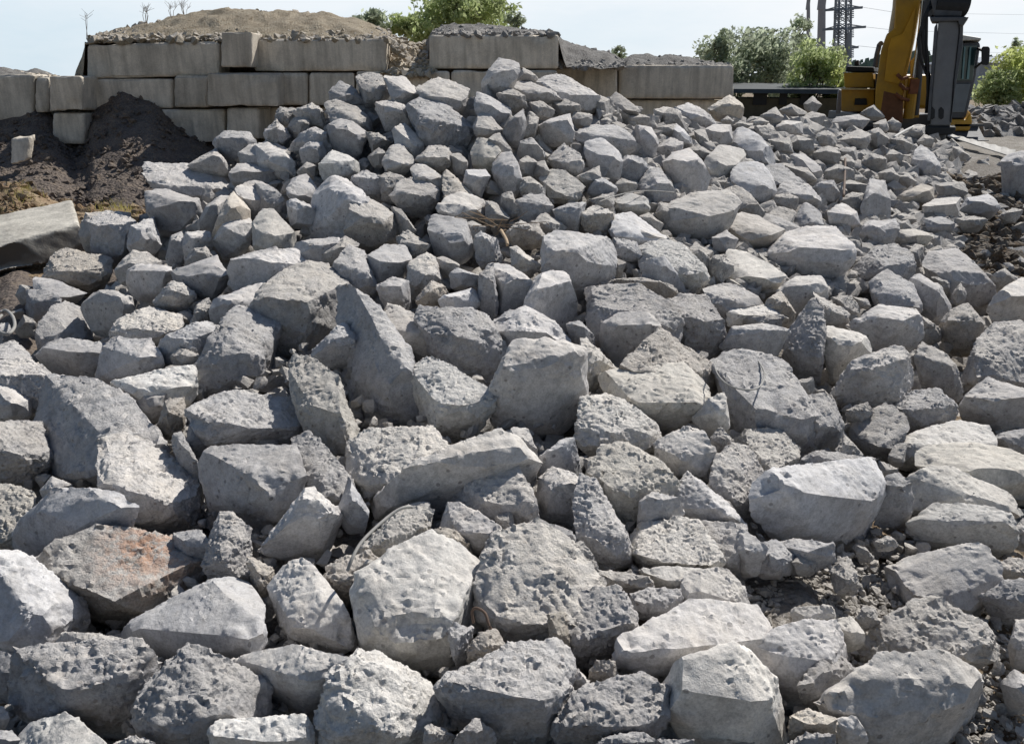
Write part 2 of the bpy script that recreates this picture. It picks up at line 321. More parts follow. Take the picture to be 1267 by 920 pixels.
# outline | front ridge | tone + texture | what it looks like ; @ = origin and scale of the sheet the outlines were measured on
STONES = '''
@ 0 690
-80,-40 90,-30 250,90 410,200 435,310 250,440 90,490 -60,440|100,50 300,190 250,430|gs|large smooth grey boulder cut off by the left picture edge
150,40 290,-70 480,-150 640,-140 870,-80 1000,20 990,110 720,275 560,265 330,150|460,170 660,90 700,260 990,40|wR|brownish rough boulder with an orange rust stain on top
610,350 880,190 1130,85 1230,110 1300,230 1300,400 1230,520 800,500 640,440|640,345 920,275 1190,350 1290,440|gs|long wedge shaped boulder with a smooth grey front and crumbly crest
100,460 360,420 560,470 680,420 780,520 700,700 660,860 500,890 240,780 70,700 65,640|120,500 310,460 510,540 560,740|dR|dark bluish boulder with a rough right end in the bottom left corner
650,800 740,600 940,430 1140,520 1300,620 1330,800 1060,960 720,960|800,650 900,690 1080,790 750,870|gR|pyramid shaped boulder with a pitted pale top and dark front face
60,930 160,820 340,765 450,840 560,930 480,1000 100,1000|150,870 330,960|bw|pale cream rounded stone at the bottom edge of the picture
1050,850 1080,800 1350,790 1500,780 1550,850 1540,960 1060,970|1060,880 1540,900|bs|low white flat topped block touching the bottom edge
-60,450 60,480 90,560 60,660 -60,700|20,560|ds|~dark shaded
-60,740 20,740 45,790 20,850 -60,850|10,790|gs|~small grey
-60,850 60,860 100,900 60,980 -60,980|20,900|ds|~dark shaded
260,440 330,375 500,375 610,400 620,460 460,500 300,500|400,420|ds|~deep shaded rounded
560,930 640,880 760,910 770,980 560,980|650,920|gR|~small crumbly
@ 316 690
-100,500 290,420 330,500 520,470 400,640 250,780 110,720 -60,620|20,530 320,520 380,600|ds|blue grey wedge with a sunlit tip left of the shaggy topped stone
280,840 390,560 540,450 650,490 840,590 900,700 945,830 820,920 560,990 350,940|420,720 640,760 830,860|bR|pale boulder with a shaggy crumbled crest at the bottom
70,130 100,80 230,10 290,50 330,200 420,230 520,440 400,430 300,420 200,420 160,250|160,130 330,220 380,380|gs|upright grey shard with a notched sunlit corner
330,130 400,10 560,-20 640,40 500,90 440,160 380,230|400,100 450,120|wR|~brownish rough
420,250 500,80 700,-30 870,-110 1000,-60 1110,40 1110,90 1000,180 980,260 1010,510 830,590 710,550 520,440|560,130 680,390 900,340 980,290 1080,110|bS|largest pale boulder with a broad smooth cream coloured top
1080,250 1120,80 1200,-100 1400,-170 1550,-60 1700,120 1760,300 1750,480 1680,500 1560,420 1300,480 1180,350|1250,300 1540,340 1640,360|gR|tall leaning grey slab with scratched ridged sides beside the cream topped boulder
1040,480 1090,380 1190,355 1230,430 1190,490 1060,520|1100,430|wR|~small brownish
890,600 1260,440 1500,420 1560,520 1560,660 1460,800 1280,920 1160,850 1040,800 960,760|930,640 1160,650 1250,600 1430,700|gR|rugged boulder with pale top and bluish hollow front at the bottom centre
840,840 880,825 990,880 980,950 830,960|890,860|gR|~small
990,890 1090,800 1170,850 1180,980 1000,980|1090,850|gR|~small pale
950,370 1000,330 1070,350 1060,500 1010,520|1010,400|gR|~narrow
-40,-10 90,60 60,180 0,120|50,100|wR|~tiny crumbly
@ 632 690
0,430 60,420 180,480 190,480 280,640 250,740 130,860 0,960 -180,980 -170,700|0,600 130,680 180,760|bR|-
210,840 260,740 380,640 530,600 640,590 760,640 770,800 720,890 540,870 300,915 220,900|250,850 400,700 520,710 740,800|dR|low dark blue grey boulder with a pale chipped left shoulder
750,610 820,520 1000,470 1100,430 1160,500 1230,580 1330,620 1380,780 1380,980 1060,900 920,800 780,740|770,620 920,650 1140,620 1330,700|bS|broad boulder with a bright white wedge top right of the dark low one
530,520 560,400 680,360 680,330 880,220 960,215 1060,290 1190,250 1250,330 1270,400 1270,590 1150,620 730,610 540,580|560,470 700,420 780,380 960,300 1240,400|gs|wide olive grey boulder with a curved upper edge and speckled left knob
250,240 300,180 440,150 540,150 610,280 610,350 540,410 430,500 290,530 270,360|300,320 390,370 490,370 600,340|gR|chunky boulder with a coarse bright cap and smooth shadowed underside
190,280 260,270 290,380 270,500 220,530 190,430|240,350|wR|~small speckled
250,560 290,540 350,560 385,620 290,660|290,580|gs|~small pale
390,560 430,505 510,520 540,580 440,620 390,610|450,560|wR|~small crumbly
430,920 480,880 650,860 730,920 700,980 430,980|560,920|gR|low pale stone cut by the bottom edge at the centre
590,180 680,150 830,160 850,200 760,260 640,290 610,250|640,230 730,220|gR|~pale rough
840,200 870,60 1070,60 1150,150 1180,250 1060,290 900,290|860,140 1000,120 1100,240|gs|grey block with a white lit rim behind the curved edge boulder
640,60 780,45 1060,60 1060,100 900,150 780,160 700,110|760,110|bs|flat pale stone under the cracked slab
430,60 500,70 690,90 700,150 560,160 440,140|520,120|wR|~flat pale
200,50 150,-60 350,-80 440,60 430,140 250,190 220,260 170,200|220,90 340,60|dR|rounded rough boulder with a deep shaded right side above the coarse capped one
730,900 900,900 900,960 730,970|800,930|ds|~dark
@ 948 690
-80,430 0,370 190,320 340,320 380,440 400,500 260,640 170,740 20,620 -60,560|0,400 250,330 360,430 200,600|gs|grey faceted boulder with a bright left shoulder near the gravel patch
300,320 420,290 480,360 480,420 400,450 360,400|400,360|bs|~pale smooth
120,250 330,235 340,300 220,340 130,320|230,290|bs|~flat pale
160,630 300,450 370,500 440,550 400,620 240,740 190,720|240,600 360,560|gR|rough little stone leaning on the pitted bottom boulder
260,710 400,600 560,490 860,480 1040,580 1080,700 960,900 860,960 480,960 430,820|300,720 560,540 860,540 1020,680|gS|big smooth boulder with dark oval pits at the bottom right corner
410,480 560,330 740,210 830,200 930,290 1060,330 1140,430 1120,500 990,540 760,480 560,490 450,520|600,440 960,530 1100,490|wR|low spread boulder with a rough sandy crumbled top behind the pitted one
600,50 700,0 860,-30 1040,-70 1090,-40 1150,30 1160,110 1060,230 930,290 650,220 610,110|630,70 840,70 930,100 930,270|gS|sharp block with a flat bright top and a coarse right flank
120,780 210,750 340,800 360,880 200,900 120,880|200,820|wR|~brown crumbly
110,920 200,870 330,880 330,960 110,970|220,910|gR|~small pale
330,800 460,790 500,900 440,960 350,920|400,840|gs|~grey wedge
1160,620 1230,560 1330,600 1330,760 1200,760|1220,640|ds|~dark
1200,440 1240,310 1330,300 1330,540 1220,540|1220,400 1280,440|gs|~pale capped
1060,190 1180,120 1330,110 1330,290 1220,310 1130,250|1190,190 1290,200|gR|~rough wedge
320,70 360,0 440,60 460,160 340,170|400,110|gR|~upright rough
1140,30 1220,0 1300,20 1300,110 1170,110|1200,70|wR|~small rounded
-60,-60 60,-90 140,0 60,90 -60,60|40,20|ds|~shaded rounded
130,20 190,-30 260,10 240,70 160,80|190,30|ds|~shaded small
450,300 480,240 540,250 560,320 480,350|500,290|wR|~small sunlit
@ 0 480
230,-60 480,-20 620,60 760,200 850,300 640,420 500,480 420,500 240,430 150,160|300,180 500,100 460,330 330,440|gR|very large craggy boulder with a crumbling pale slope on the left side
500,260 580,240 720,240 950,390 1010,540 1050,640 1040,710 760,720 620,690 490,480|560,360 680,400 930,600 1020,570|gR|big boulder with a rough sunlit ridge and smooth shaded front below the craggy one
-60,190 60,170 200,180 250,340 230,440 170,500 -60,480|-40,280 110,280 240,340|gR|~pale topped shaded
-60,470 60,480 170,520 195,580 60,800 -60,770|-60,720 60,740|bR|pale sunlit boulder cut by the left edge above the smooth grey one
60,740 120,650 270,510 440,500 600,530 665,590 655,720 480,790 260,880 130,850|200,610 400,610 540,650 640,600|ds|rounded bluish boulder with a lit green tinged rim behind the rust stained one
920,90 1000,40 1200,20 1380,60 1530,80 1530,210 1480,240 1150,300 1060,290 960,180|1000,150 1150,130 1300,190 1500,200|gR|wide boulder with bright crusty top in front of the dark hollow
980,340 1060,300 1250,290 1460,300 1505,470 1470,540 1300,620 1240,650 1250,700 1060,640|1040,330 1160,320 1300,430 1400,530|gs|smooth fronted boulder with a rough pitted right end
1450,260 1520,225 1590,260 1690,390 1790,560 1780,590 1700,600 1520,520 1500,400|1500,300 1600,480 1700,560|gR|~rounded grey
780,180 820,70 910,50 920,150 880,230 820,240|830,110|wR|~reddish grey upright
850,240 900,225 960,340 1020,470 990,490 900,400|880,290|gR|~thin jagged
1000,870 1060,690 1090,620 1160,625 1230,700 1240,920 1160,960 1050,930|1140,660 1160,930|gR|narrow upright stone with a crusted edge right of the rust stained boulder
1280,800 1400,650 1510,505 1550,500 1700,640 1570,770 1400,830|1500,540 1560,560|gs|smooth triangular shard beside the short broken beam
-60,800 60,810 110,850 60,900 -60,900|0,850|gR|~small pale
640,0 740,-10 850,0 820,100 740,160 660,80|740,60|gS|~shaded
-60,-60 60,-60 160,0 150,130 60,160 -60,140|100,60|gs|~squared shaded
850,720 1000,700 1040,780 990,840 870,790|920,760|ds|~dark
200,510 260,440 360,480 300,540 230,560|280,490|ds|~dark
940,180 1000,200 1050,260 980,330 920,270|980,260|ds|~reddish shaded
@ 316 480
-30,-40 40,-40 60,40 0,90 -60,60|0,40|ds|-
140,-150 300,-130 420,-40 470,120 500,210 480,300 430,360 340,240 280,150 170,60|200,0 300,130 370,200|bR|tall pale boulder with a rough speckled ridge left of the lilac slab
450,-200 520,-280 700,-230 900,-60 880,200 700,200 580,190 520,60|600,-100 700,180|gS|-
450,310 480,260 570,215 700,220 870,190 960,300 950,340 700,480 570,560 530,550 460,420|500,290 560,480 700,460|bR|chunky boulder with a pinkish pitted top above the thin slab edge
820,740 900,690 980,700 1060,770 1080,850 980,850|900,740|wR|~brown crumbly
570,570 700,480 960,320 1080,270 1200,220 1300,260 1400,380 1200,440 920,420 820,560 620,640|960,360 1200,290 1300,330|gs|thin slanting slab with a dark straight upper edge
930,400 960,360 1200,370 1290,400 1370,560 1390,680 1260,700 1100,640 920,580|960,420 1100,440 1280,590|gR|boulder with a frosted white top and smooth front behind the slanting slab
900,690 960,570 1010,575 1210,680 1240,730 1100,850 1060,790|970,600 1190,720|gs|rectangular grey fragment with a clean straight top edge behind the cream topped boulder
510,790 640,680 740,590 800,620 870,610 850,740 620,870 530,830|560,790 800,680|bR|crumbly pale fragment wedged above the cream topped boulder
1110,850 1180,720 1260,700 1400,760 1420,880 1260,900 1130,900|1200,800|gR|~jagged
350,880 480,840 620,860 560,900 380,960|450,880|gR|~low pale
400,600 460,440 530,560 560,600 540,700 440,660|480,560|ds|~dark
640,660 740,590 860,560 860,700|760,640|ds|~
@ 632 480
330,200 360,60 480,25 600,90 760,220 770,280 700,310 640,300 450,290 340,280|400,160 540,250 690,310|bR|low boulder with a pitted pale top under the projecting wedge
150,430 200,400 230,385 340,440 370,520 330,680 130,680 130,580|180,480 330,460|gR|~white tipped upright
310,600 350,440 420,470 510,620 580,730 600,860 470,900 370,840 330,720|370,480 480,620 560,820|gR|tall narrow grey stone leaning left of the cracked slab
370,430 460,290 560,280 700,350 830,460 820,540 640,700 580,720 500,620 400,470|440,500 550,515 660,480 800,440|bR|flat topped block with a pitted pinkish cream top and smooth sides
640,560 700,520 820,545 860,640 700,690 630,690|700,560|ds|~rounded bluish
580,740 640,680 840,640 930,660 1050,860 1040,890 820,890 640,870 600,850|620,820 760,860 1020,880|bR|left half of a flat cracked slab with a grainy pale surface
920,655 1160,680 1180,760 1130,890 1060,890 950,750|1130,740 1060,870|gR|right half of the cracked grainy slab
1140,690 1270,790 1220,920 1140,900 1120,800|1160,800|ds|~blue shaded
700,280 860,200 940,210 1010,310 970,460 880,430 820,420 740,370|760,260 900,250 940,360|gS|lilac grey lumpy boulder right of the pitted flat topped block
820,500 880,420 960,480 1010,530 1140,640 1160,680 900,640 840,600|880,470 1000,560 1100,640|gs|~blue grey angular
990,430 1020,340 1090,280 1170,300 1260,450 1220,680 1150,640 1000,490|1080,310 1160,460 1200,600|gR|tall rough grey stone left of the big smooth block
1120,240 1180,195 1340,210 1430,300 1410,360 1220,480 1190,330|1150,260 1260,420|bR|~pale rubble capped
1190,500 1260,420 1380,440 1320,600 1260,700 1220,640|1270,480|gS|~smooth shaded
990,250 1040,195 1100,260 1100,290 1010,330|1040,240|wR|~small pinkish
900,150 980,60 1060,20 1080,190 1000,240 930,200|990,80 1060,110|bs|~small upright pale capped
150,340 250,260 310,250 330,330 350,430 230,370 150,430|200,300|gs|~small angular
0,200 80,200 130,300 120,380 60,350 0,280|60,250|ds|~blue grey
0,380 50,345 130,430 100,500 20,450|60,420|gR|~small crumbly
20,500 80,495 110,580 90,690 30,720|60,560|wR|~narrow brownish
80,700 220,680 320,720 330,790 220,800 100,760|200,740|ds|~round shaded
360,350 440,330 420,400 370,400|400,370|ds|~small
-80,640 0,600 20,700 -40,720|-20,660|gs|~
1010,530 1080,560 1120,620 1060,600|1050,580|ds|~thin
@ 948 480
-60,470 60,400 300,380 540,350 570,440 560,580 440,760 340,770 100,740 -60,640|0,480 330,400 550,370 540,560|gS|huge smooth grey half round block on the right
100,410 250,310 330,330 460,340 540,350 300,390|260,350|gR|~low rubble capped
340,330 390,225 460,300 480,340 420,345|390,290|gR|~small pointed
410,220 440,160 540,110 590,80 690,150 710,200 660,260 540,340 460,270|440,190 560,300|dR|knobbly heart shaped grey stone
400,110 500,70 530,120 440,160 400,170|460,110|gR|~small round
640,90 740,20 850,10 945,90 950,150 780,210 710,200 690,120|680,110 800,100 940,100|gR|rough topped boulder upper right of the heart shaped stone
960,90 1010,20 1100,-50 1280,10 1390,60 1380,160 1150,215 1080,190 980,140|980,40 1100,-10 1340,60|gs|wide smooth boulder with a pale straight upper edge by the right picture edge
680,250 800,200 950,170 1080,190 1120,250 1120,290 960,300 760,340 740,390 650,400 660,330|760,310 980,270|bs|pale flat slab lying behind the two long wedges
760,320 820,290 1050,280 1200,310 1400,400 1420,470 1340,560 1240,560 1070,460 900,400 760,380|800,300 1060,370 1200,420 1320,440|bs|long pale wedge stretching to the right picture edge
710,440 760,390 930,400 1210,520 1260,620 1200,640 960,600 740,620 720,600|770,410 900,480 1100,530 1230,600|bs|long wedge with a bright sloping top, middle of three at the right
720,670 840,575 1080,590 1200,620 1240,700 1220,800 1080,810 760,750|760,650 930,660 1050,700 1190,640|bs|flat topped pale wedge lowest of the three wedges at the right
570,440 660,430 720,470 720,600 640,650 540,680 570,560|620,480|gR|~rough pale
560,360 650,400 650,430 570,420|600,400|gs|~
20,770 150,750 330,770 340,840 240,900 60,880|180,800|ds|~long shaded
10,820 120,800 150,860 100,920 20,900|80,850|ds|~shaded round
540,760 600,730 660,770 600,800 550,800|600,760|gR|~small
350,860 400,830 440,880 400,930|390,870|gR|~tiny pale
600,340 640,280 700,270 680,360 640,380|650,330|ds|~
1230,700 1270,650 1340,680 1340,800 1240,780|1260,700|gR|~
1120,240 1190,220 1330,190 1330,330 1200,300|1200,260|ds|~dark shaded
440,780 500,790 540,840 480,860|490,810|gR|~tiny
@ 0 280
-80,690 0,670 140,665 240,720 250,860 200,940 60,930 -60,900|-20,740 90,700 160,760|gR|boulder with a crusty right edge cut by the left picture edge
-60,610 70,570 160,650 140,670 0,690 -60,680|0,650|gR|~low
170,600 300,560 380,560 540,590 520,720 460,770 280,720 190,660|220,600 420,580 520,620|gs|long smooth dark fronted stone below the triangular topped one
200,480 260,400 320,375 410,410 460,570 300,570 190,600 170,540|280,450 420,550|gR|triangular topped stone in the upper left of the heap foot
400,400 510,295 650,340 660,400 640,450 520,525 450,500|480,330 560,320 640,360|gS|smooth rounded pentagon shaped stone left of centre
550,520 600,460 740,395 900,450 905,500 780,560 660,560 560,590|600,490 700,460 790,530|gR|hump backed stone with a gravelly sunlit right slope
480,750 520,600 570,550 740,560 790,640 800,690 700,760 560,760|560,600 660,580 720,660|gS|dome shaped blue grey stone in front of the hump backed one
780,590 830,540 1030,465 1100,510 1000,620 880,650 800,690|870,560 1040,500|gs|~low curved
840,640 880,600 910,640 1000,640 980,690 880,700|900,640|wR|~broken brownish
550,770 640,780 820,720 960,690 980,830 840,880 620,880 680,920|600,800 780,800 950,770|bs|long low slab with a bright bowed top in front of the dome shaped stone
710,750 850,690 960,690 900,720|820,710|gs|~thin sliver
960,830 970,700 1100,500 1130,430 1190,380 1300,400 1400,440 1350,560 1300,720 1210,790 1100,830|1140,540 1240,600 1290,700|gR|tall block with a crumbled bright crown beside the dark hollow
220,250 240,140 330,115 450,170 540,160 550,240 440,320 300,270|280,190 400,240 500,200|wR|broken layered lump beside the end of the long beam
170,330 170,250 260,260 420,330 380,380 300,350 230,330|240,300 380,350|gs|~flat layered
130,420 140,320 230,320 320,370 200,470 150,460|180,360|ds|~shaded
570,220 620,160 650,120 720,130 800,180 660,200 620,230 600,270|640,190|gR|~rough topped
620,230 680,190 850,200 860,240 840,300 740,350 640,340|640,220 830,220|gS|squared smooth stone with a bright upper rim left of the purple tinted one
850,230 960,190 1070,150 1120,220 1130,300 1080,350 980,330 880,260|980,200 1100,220|dS|smooth rounded bluish stone right of the squared one
740,380 830,280 900,280 970,350 900,410 800,410|840,310 900,320|gR|~small rough blue grey
940,490 980,380 1030,355 1045,400 1030,465|1000,400|gR|~small upright
1130,210 1150,160 1260,140 1460,110 1510,200 1370,240 1240,300 1130,320|1170,170 1440,130|gs|flat sided slab stone with a sharp thin white edge at its right
1040,420 1060,360 1180,320 1300,280 1280,380 1160,440 1060,490|1120,360|ds|~shaded slabby
900,110 920,30 1040,30 1060,60 1000,140 920,190|960,50|gs|~small square
820,180 850,50 900,30 920,100 890,200|870,60|ds|~narrow shaded
1050,80 1080,-40 1180,-80 1240,-30 1240,60 1180,140 1080,120|1120,0|gs|smooth rounded stone in shade left of the pale wedge
630,100 650,0 760,-40 790,100 700,140|690,20|gR|~upright
440,130 400,40 430,-60 640,-60 650,60 560,180|480,0 600,0|wR|~crumbly dusty
40,430 110,405 120,420 60,450|80,420|bs|~thin pale
70,520 120,440 190,480 180,540 100,540|130,470|ds|~dark
170,700 180,660 250,740 230,900 170,860|200,720|wR|~
900,190 960,110 1020,110 1060,160 960,195|980,130|gR|~
80,340 100,290 160,300 160,350 120,380|130,310|ds|~dark
-60,500 40,480 70,560 -40,600|20,520|gR|~crumbly
@ 316 280
-20,400 30,320 130,290 150,220 260,190 350,200 450,290 420,400 350,540 230,640 150,620 60,440|60,360 200,330 230,400 360,300|gR|big knobbly boulder above the dark hollow
300,580 440,480 500,560 510,680 430,680 260,640|380,560|gR|~rough lilac
380,200 470,100 540,130 600,300 570,340 500,340|480,130 560,240|gR|tilted stone with a bright crusted right edge above the big knobbly one
560,150 640,95 740,100 770,160 720,250 700,280 600,280|660,120 720,180|gS|smooth rounded grey stone just right of the tilted crusted one
740,190 850,130 890,160 920,280 800,340 760,280|780,190 870,170 900,260|gR|small squarish stone with a sharp sunlit right edge
600,290 680,255 760,270 775,400 740,420 620,340|640,290 720,280|gs|small wedge stone with a pale top between two larger squarish ones
890,160 930,150 1020,190 960,240 920,240|950,180|gs|~small
960,240 1000,210 1100,240 1100,300 970,300|1030,230|gs|~small green grey
320,140 440,50 520,100 400,180 340,190|420,100|gR|~rough low
170,180 200,80 400,50 430,80 310,140 250,190|260,90|ds|~dark shaded flat
400,290 470,300 630,430 640,500 800,670 890,860 870,1000 660,1010 540,900 500,720 470,560 400,430|460,540 580,560 760,720 800,860|gR|enormous sloping boulder with a lilac front left of the centre block
630,460 660,370 800,440 860,500 910,600 900,650 780,680 640,500|700,410 860,560|wS|slanting pinkish brown slab left of the white flecked boulder
780,460 820,400 950,440 1100,420 1180,480 1250,600 1240,700 1180,810 1040,770 900,640 840,500|820,430 960,480 1000,560 1180,520 1000,600|gR|white flecked boulder with a smooth bluish front above centre
780,390 870,270 940,300 940,360 850,400|870,310|wR|~rough upper
940,340 1080,310 1110,380 1060,450 950,440 900,380|960,350 1070,330|gs|~flat topped
1110,240 1180,190 1200,400 1170,470 1100,420|1150,260|gR|~narrow upright
1140,190 1260,200 1360,260 1370,300 1300,460 1190,440|1180,210 1300,260|ds|~smooth shaded
1170,480 1260,420 1310,430 1320,560 1230,560|1230,450|ds|~small shaded
1340,320 1380,240 1520,225 1590,380 1590,440 1420,520 1330,480|1360,300 1450,260 1560,270|gs|wide low stone with a pale upper rim above the huge centre block
1160,500 1190,460 1340,400 1480,480 1560,560 1540,640 1450,650 1280,570|1200,470 1340,420 1500,530|gs|long low humped stone directly behind the huge centre block
1150,920 1180,800 1280,640 1280,570 1500,570 1620,620 1620,900 1500,1030 1300,1020 1200,960|1260,640 1360,590 1610,640|gS|huge smooth fronted block standing at the centre of the picture
1610,560 1640,560 1720,640 1800,720 1770,780 1620,830 1620,600|1680,640|bR|pale sloping lump against the right side of the huge centre block
760,700 880,650 1200,840 1140,900 960,1030 880,960 880,860|860,720 920,900 1010,930|bR|rough topped stone left of the foot of the huge centre block
1070,60 1120,30 1190,60 1220,160 1120,190|1130,50|gR|~small speckled
860,20 880,-60 1040,-20 1080,120 1000,180 960,140|900,-20 1020,60|gS|pale slanting smooth stone above centre left of the dry twigs
700,50 860,90 820,150 760,160 720,90|780,90|wR|~small
450,60 440,0 480,-120 560,-140 680,-60 710,30 700,80 560,100|460,-80 640,-20|wR|brownish boulder with a coarse grainy face above the left centre
@ 632 280
150,60 220,30 400,50 480,60 520,130 500,260 370,320 310,400 270,360 270,200 160,210|200,120 340,110 470,80|gS|big smooth olive boulder right of the dry twigs
500,60 620,80 650,150 560,180 520,120|570,90|gR|~rough
500,150 570,180 560,230 510,240|540,190|bs|~tiny white
640,110 740,70 840,90 950,190 980,270 930,330 870,320 650,240|660,120 760,115 870,200 960,250|bR|boulder with a broad pale sloping back upper right of centre
650,190 750,140 870,320 820,330 660,260|690,160 770,160|ds|~triangular shaded
510,260 660,260 800,290 830,330 760,360 680,330 550,290|600,270|wR|~flat brownish
380,400 370,310 460,295 640,300 770,370 850,510 830,560 700,540 540,690 420,600 390,500|450,340 540,440 620,430 720,500|gR|large dark fronted boulder with a gravelly sunlit right slope right of centre
460,480 540,430 680,430 740,500 690,560 530,700 440,590|480,480 700,490|gS|squared dark stone set before the gravelly sloped boulder
270,480 330,460 410,540 410,600 330,580|330,490|ds|~blue shaded
540,720 600,640 740,520 1000,690 1010,800 900,860 620,740|650,740 700,640|wR|triangular crumbly stone behind the projecting pale wedge
430,720 650,690 850,680 970,800 980,860 900,990 820,990 620,920 500,790|540,780 700,820 860,870 960,870|bS|projecting pale wedge with a clean lower front right of the centre block
350,840 440,830 600,880 500,940 380,930|460,860|bR|-
980,830 1060,830 1080,900 1000,930|1020,850|bs|-
780,380 850,340 960,350 1050,460 1060,560 1010,660 900,560 820,440|880,370 1000,470|gR|upright oval stone with a pitted right flank right of centre
950,310 1120,275 1250,350 1260,400 1080,400 1060,480 960,350|1100,310 1180,380|gs|olive grey stone with an angular dark front and pale top
1070,420 1100,400 1300,390 1380,450 1330,480 1080,490|1090,410 1320,440|bs|flat pale slab fragment lying across darker stones
1040,590 1100,500 1240,480 1380,520 1320,640 1100,640|1120,510 1240,510|ds|smooth low bluish stone under the flat pale slab fragment
1000,680 1060,640 1160,630 1350,680 1420,780 1400,830 1280,870 1300,900 1540,960 1530,1060 1380,1150 1240,1100 1130,1000 1070,830|1020,720 1120,800 1280,840 1500,980|gR|saddle shaped boulder with a rusty wire looped over its top
1420,880 1540,830 1600,870 1650,980 1640,1080 1560,1110 1520,1000|1560,880 1600,1000|gR|rough capped stone on the right end of the saddle shaped boulder
1060,250 1080,120 1170,130 1280,190 1360,240 1340,280 1240,310|1080,180 1240,260 1320,270|bs|pale wedge with a bright flat sloping top near the upper right
990,230 1000,150 1060,140 1090,230 1040,270|1030,160|gR|~narrow
870,130 920,80 990,170 980,260 930,180|930,120|gR|~small angular
0,110 30,100 150,200 80,240 10,200|60,150|bR|~small sunlit
660,0 780,50 740,90 640,60 500,60 480,-20|700,30|gs|~low grey
0,30 120,-20 170,60 150,100 20,100|80,20|wR|~earthy brown
@ 948 280
0,140 90,40 200,10 330,10 430,100 420,170 320,280 130,250 20,200|80,60 180,60 310,40 400,130|gS|big smooth rounded boulder with a clean blue grey front in the upper right
60,320 150,250 280,250 320,310 310,340 240,350 150,430|120,300 250,270|gs|smooth curved stone below the big rounded blue grey one
0,370 70,325 150,440 120,490 70,510 0,420|60,360 90,370|wR|~pointed crumbly
0,430 80,440 70,520 -60,470 -140,450|0,450|gR|~
80,640 110,540 230,350 280,400 290,510 280,650 250,720 160,740|100,600 200,560 270,620|gR|tall pointed grainy stone like a shark fin at the right
230,330 400,420 420,450 330,490 290,490 270,380|300,400|gR|~speckled
280,530 310,500 490,540 520,640 400,720 340,750 300,640|300,540 470,570|bs|smooth square block with a pale flat top next to the fin shaped stone
320,350 420,345 470,410 430,430|390,370|wR|~small
400,250 440,190 550,110 640,90 720,140 730,230 660,270 520,330 460,310|470,210 560,160 700,170|gR|boulder with a frosted lumpy top upper right of the pointed one
520,280 600,220 720,290 770,410 700,440 600,440 520,360|540,290 640,380|gR|~rough slab topped
420,480 560,395 620,440 760,410 770,540 740,580 660,610 520,630 490,540|560,450 640,460 760,430|gS|broad olive faced boulder right of centre with a scooped top
710,270 760,240 860,300 920,390 870,480 810,470 740,360|760,260 860,330|gs|leaning smooth bluish stone behind the scooped boulder
780,180 820,130 960,110 1060,190 1150,290 1130,400 1060,410 960,280 840,240|820,150 960,150 1060,250|gS|long smooth boulder with a brownish lower side at far right
860,480 920,400 1000,390 1080,480 1050,560 1000,620 920,600 850,540|900,470 1000,450|wR|muddy olive rough stone in the dark gap at the right
330,830 360,740 430,670 620,600 680,610 740,740 720,820 620,890 420,880 350,860|430,700 520,700 640,640 700,640|gR|large rounded boulder with a rough left end below the square pale topped block
740,640 780,585 880,630 930,690 970,800 960,870 880,840 780,750|800,630 880,690|gR|wedge stone with a speckled top between two wide boulders at right
680,650 740,610 740,680 720,700|710,640|wR|~small pinkish
640,890 740,750 830,790 940,890 900,960 700,950|760,820|gR|-
1000,680 1050,560 1130,490 1260,480 1360,520 1360,780 1260,800 1060,740 980,820 960,740|1010,700 1090,720 1240,520|gR|large dimpled boulder cut by the right picture edge
1090,420 1120,340 1260,260 1360,270 1360,450 1200,480|1160,330 1300,340|gs|smooth stone with a pale cap at the right edge above the dimpled boulder
0,-60 60,-40 200,20 80,60 0,100 -60,40|60,0|gR|~
460,30 500,-30 620,-20 620,60 560,95|520,0|ds|~smooth shaded
620,20 740,15 830,45 790,90 660,80|720,40|bs|~flat pale
-60,680 30,660 130,740 130,790 80,830 0,800|0,690 90,750|bR|small pale block right of the wire looped boulder
130,770 230,750 240,800 150,830|190,770|ds|~dark small
760,440 850,500 870,560 780,570 750,540|800,480|wR|~
430,350 500,360 520,400 470,400|470,370|ds|~
700,130 740,90 780,100 770,200 730,210|740,120|gs|~upright
920,340 960,280 990,330 960,390|950,310|wR|~small dusty
820,250 900,270 920,330 870,330|860,270|gR|~
1100,240 1180,210 1240,260 1180,310 1120,290|1160,230|gs|~greenish
@ 90 140 4.59
400,380 420,285 560,300 720,300 830,340 900,450 800,500 720,490 560,440 440,420|470,340 640,350 760,400 860,450|gR|long horizontal slab with a rough broken end at the left shoulder of the heap
420,450 530,440 710,490 730,580 640,670 500,650 420,560|560,470 690,510|gS|~faceted
700,640 750,540 840,470 900,480 830,640 800,680|800,520|ds|~purplish shaded
820,600 880,500 910,460 1000,560 1010,720 950,800 850,800 780,740|880,510 960,540|wS|smooth rounded brownish tinted stone in shade under the long horizontal slab
1010,640 1080,550 1140,560 1270,690 1270,780 1100,790 1020,740|1090,600 1200,720|bS|pale wedge with a white diagonal lit face left of centre high up
900,470 960,410 1040,380 1130,420 1180,510 1150,600 1060,560 1010,570|1000,430 1120,500|gR|~rough
880,350 940,290 1100,280 1160,340 1170,430 1060,400 980,390 900,390|960,330 1120,320|gR|~bluish lumpy
950,230 1010,180 1120,160 1220,210 1260,330 1170,340 1100,280 960,280|1080,210 1200,250|gR|~smooth lumpy
800,160 880,95 990,100 1040,170 960,180 910,260 840,220|850,140 960,140|gR|~craggy
740,260 810,200 850,260 900,330 850,350 660,300|790,250|gR|~low flat
1080,110 1160,40 1200,70 1240,140 1200,180 1120,160|1160,90|gR|~upright
60,610 180,560 330,580 420,620 320,700 300,800 230,830 110,820 100,700|150,640 300,640|gR|low dusty stone heap with a flat crumbled top by the beam end
1000,560 1000,600 1010,650 960,560 960,480|990,560|gs|~
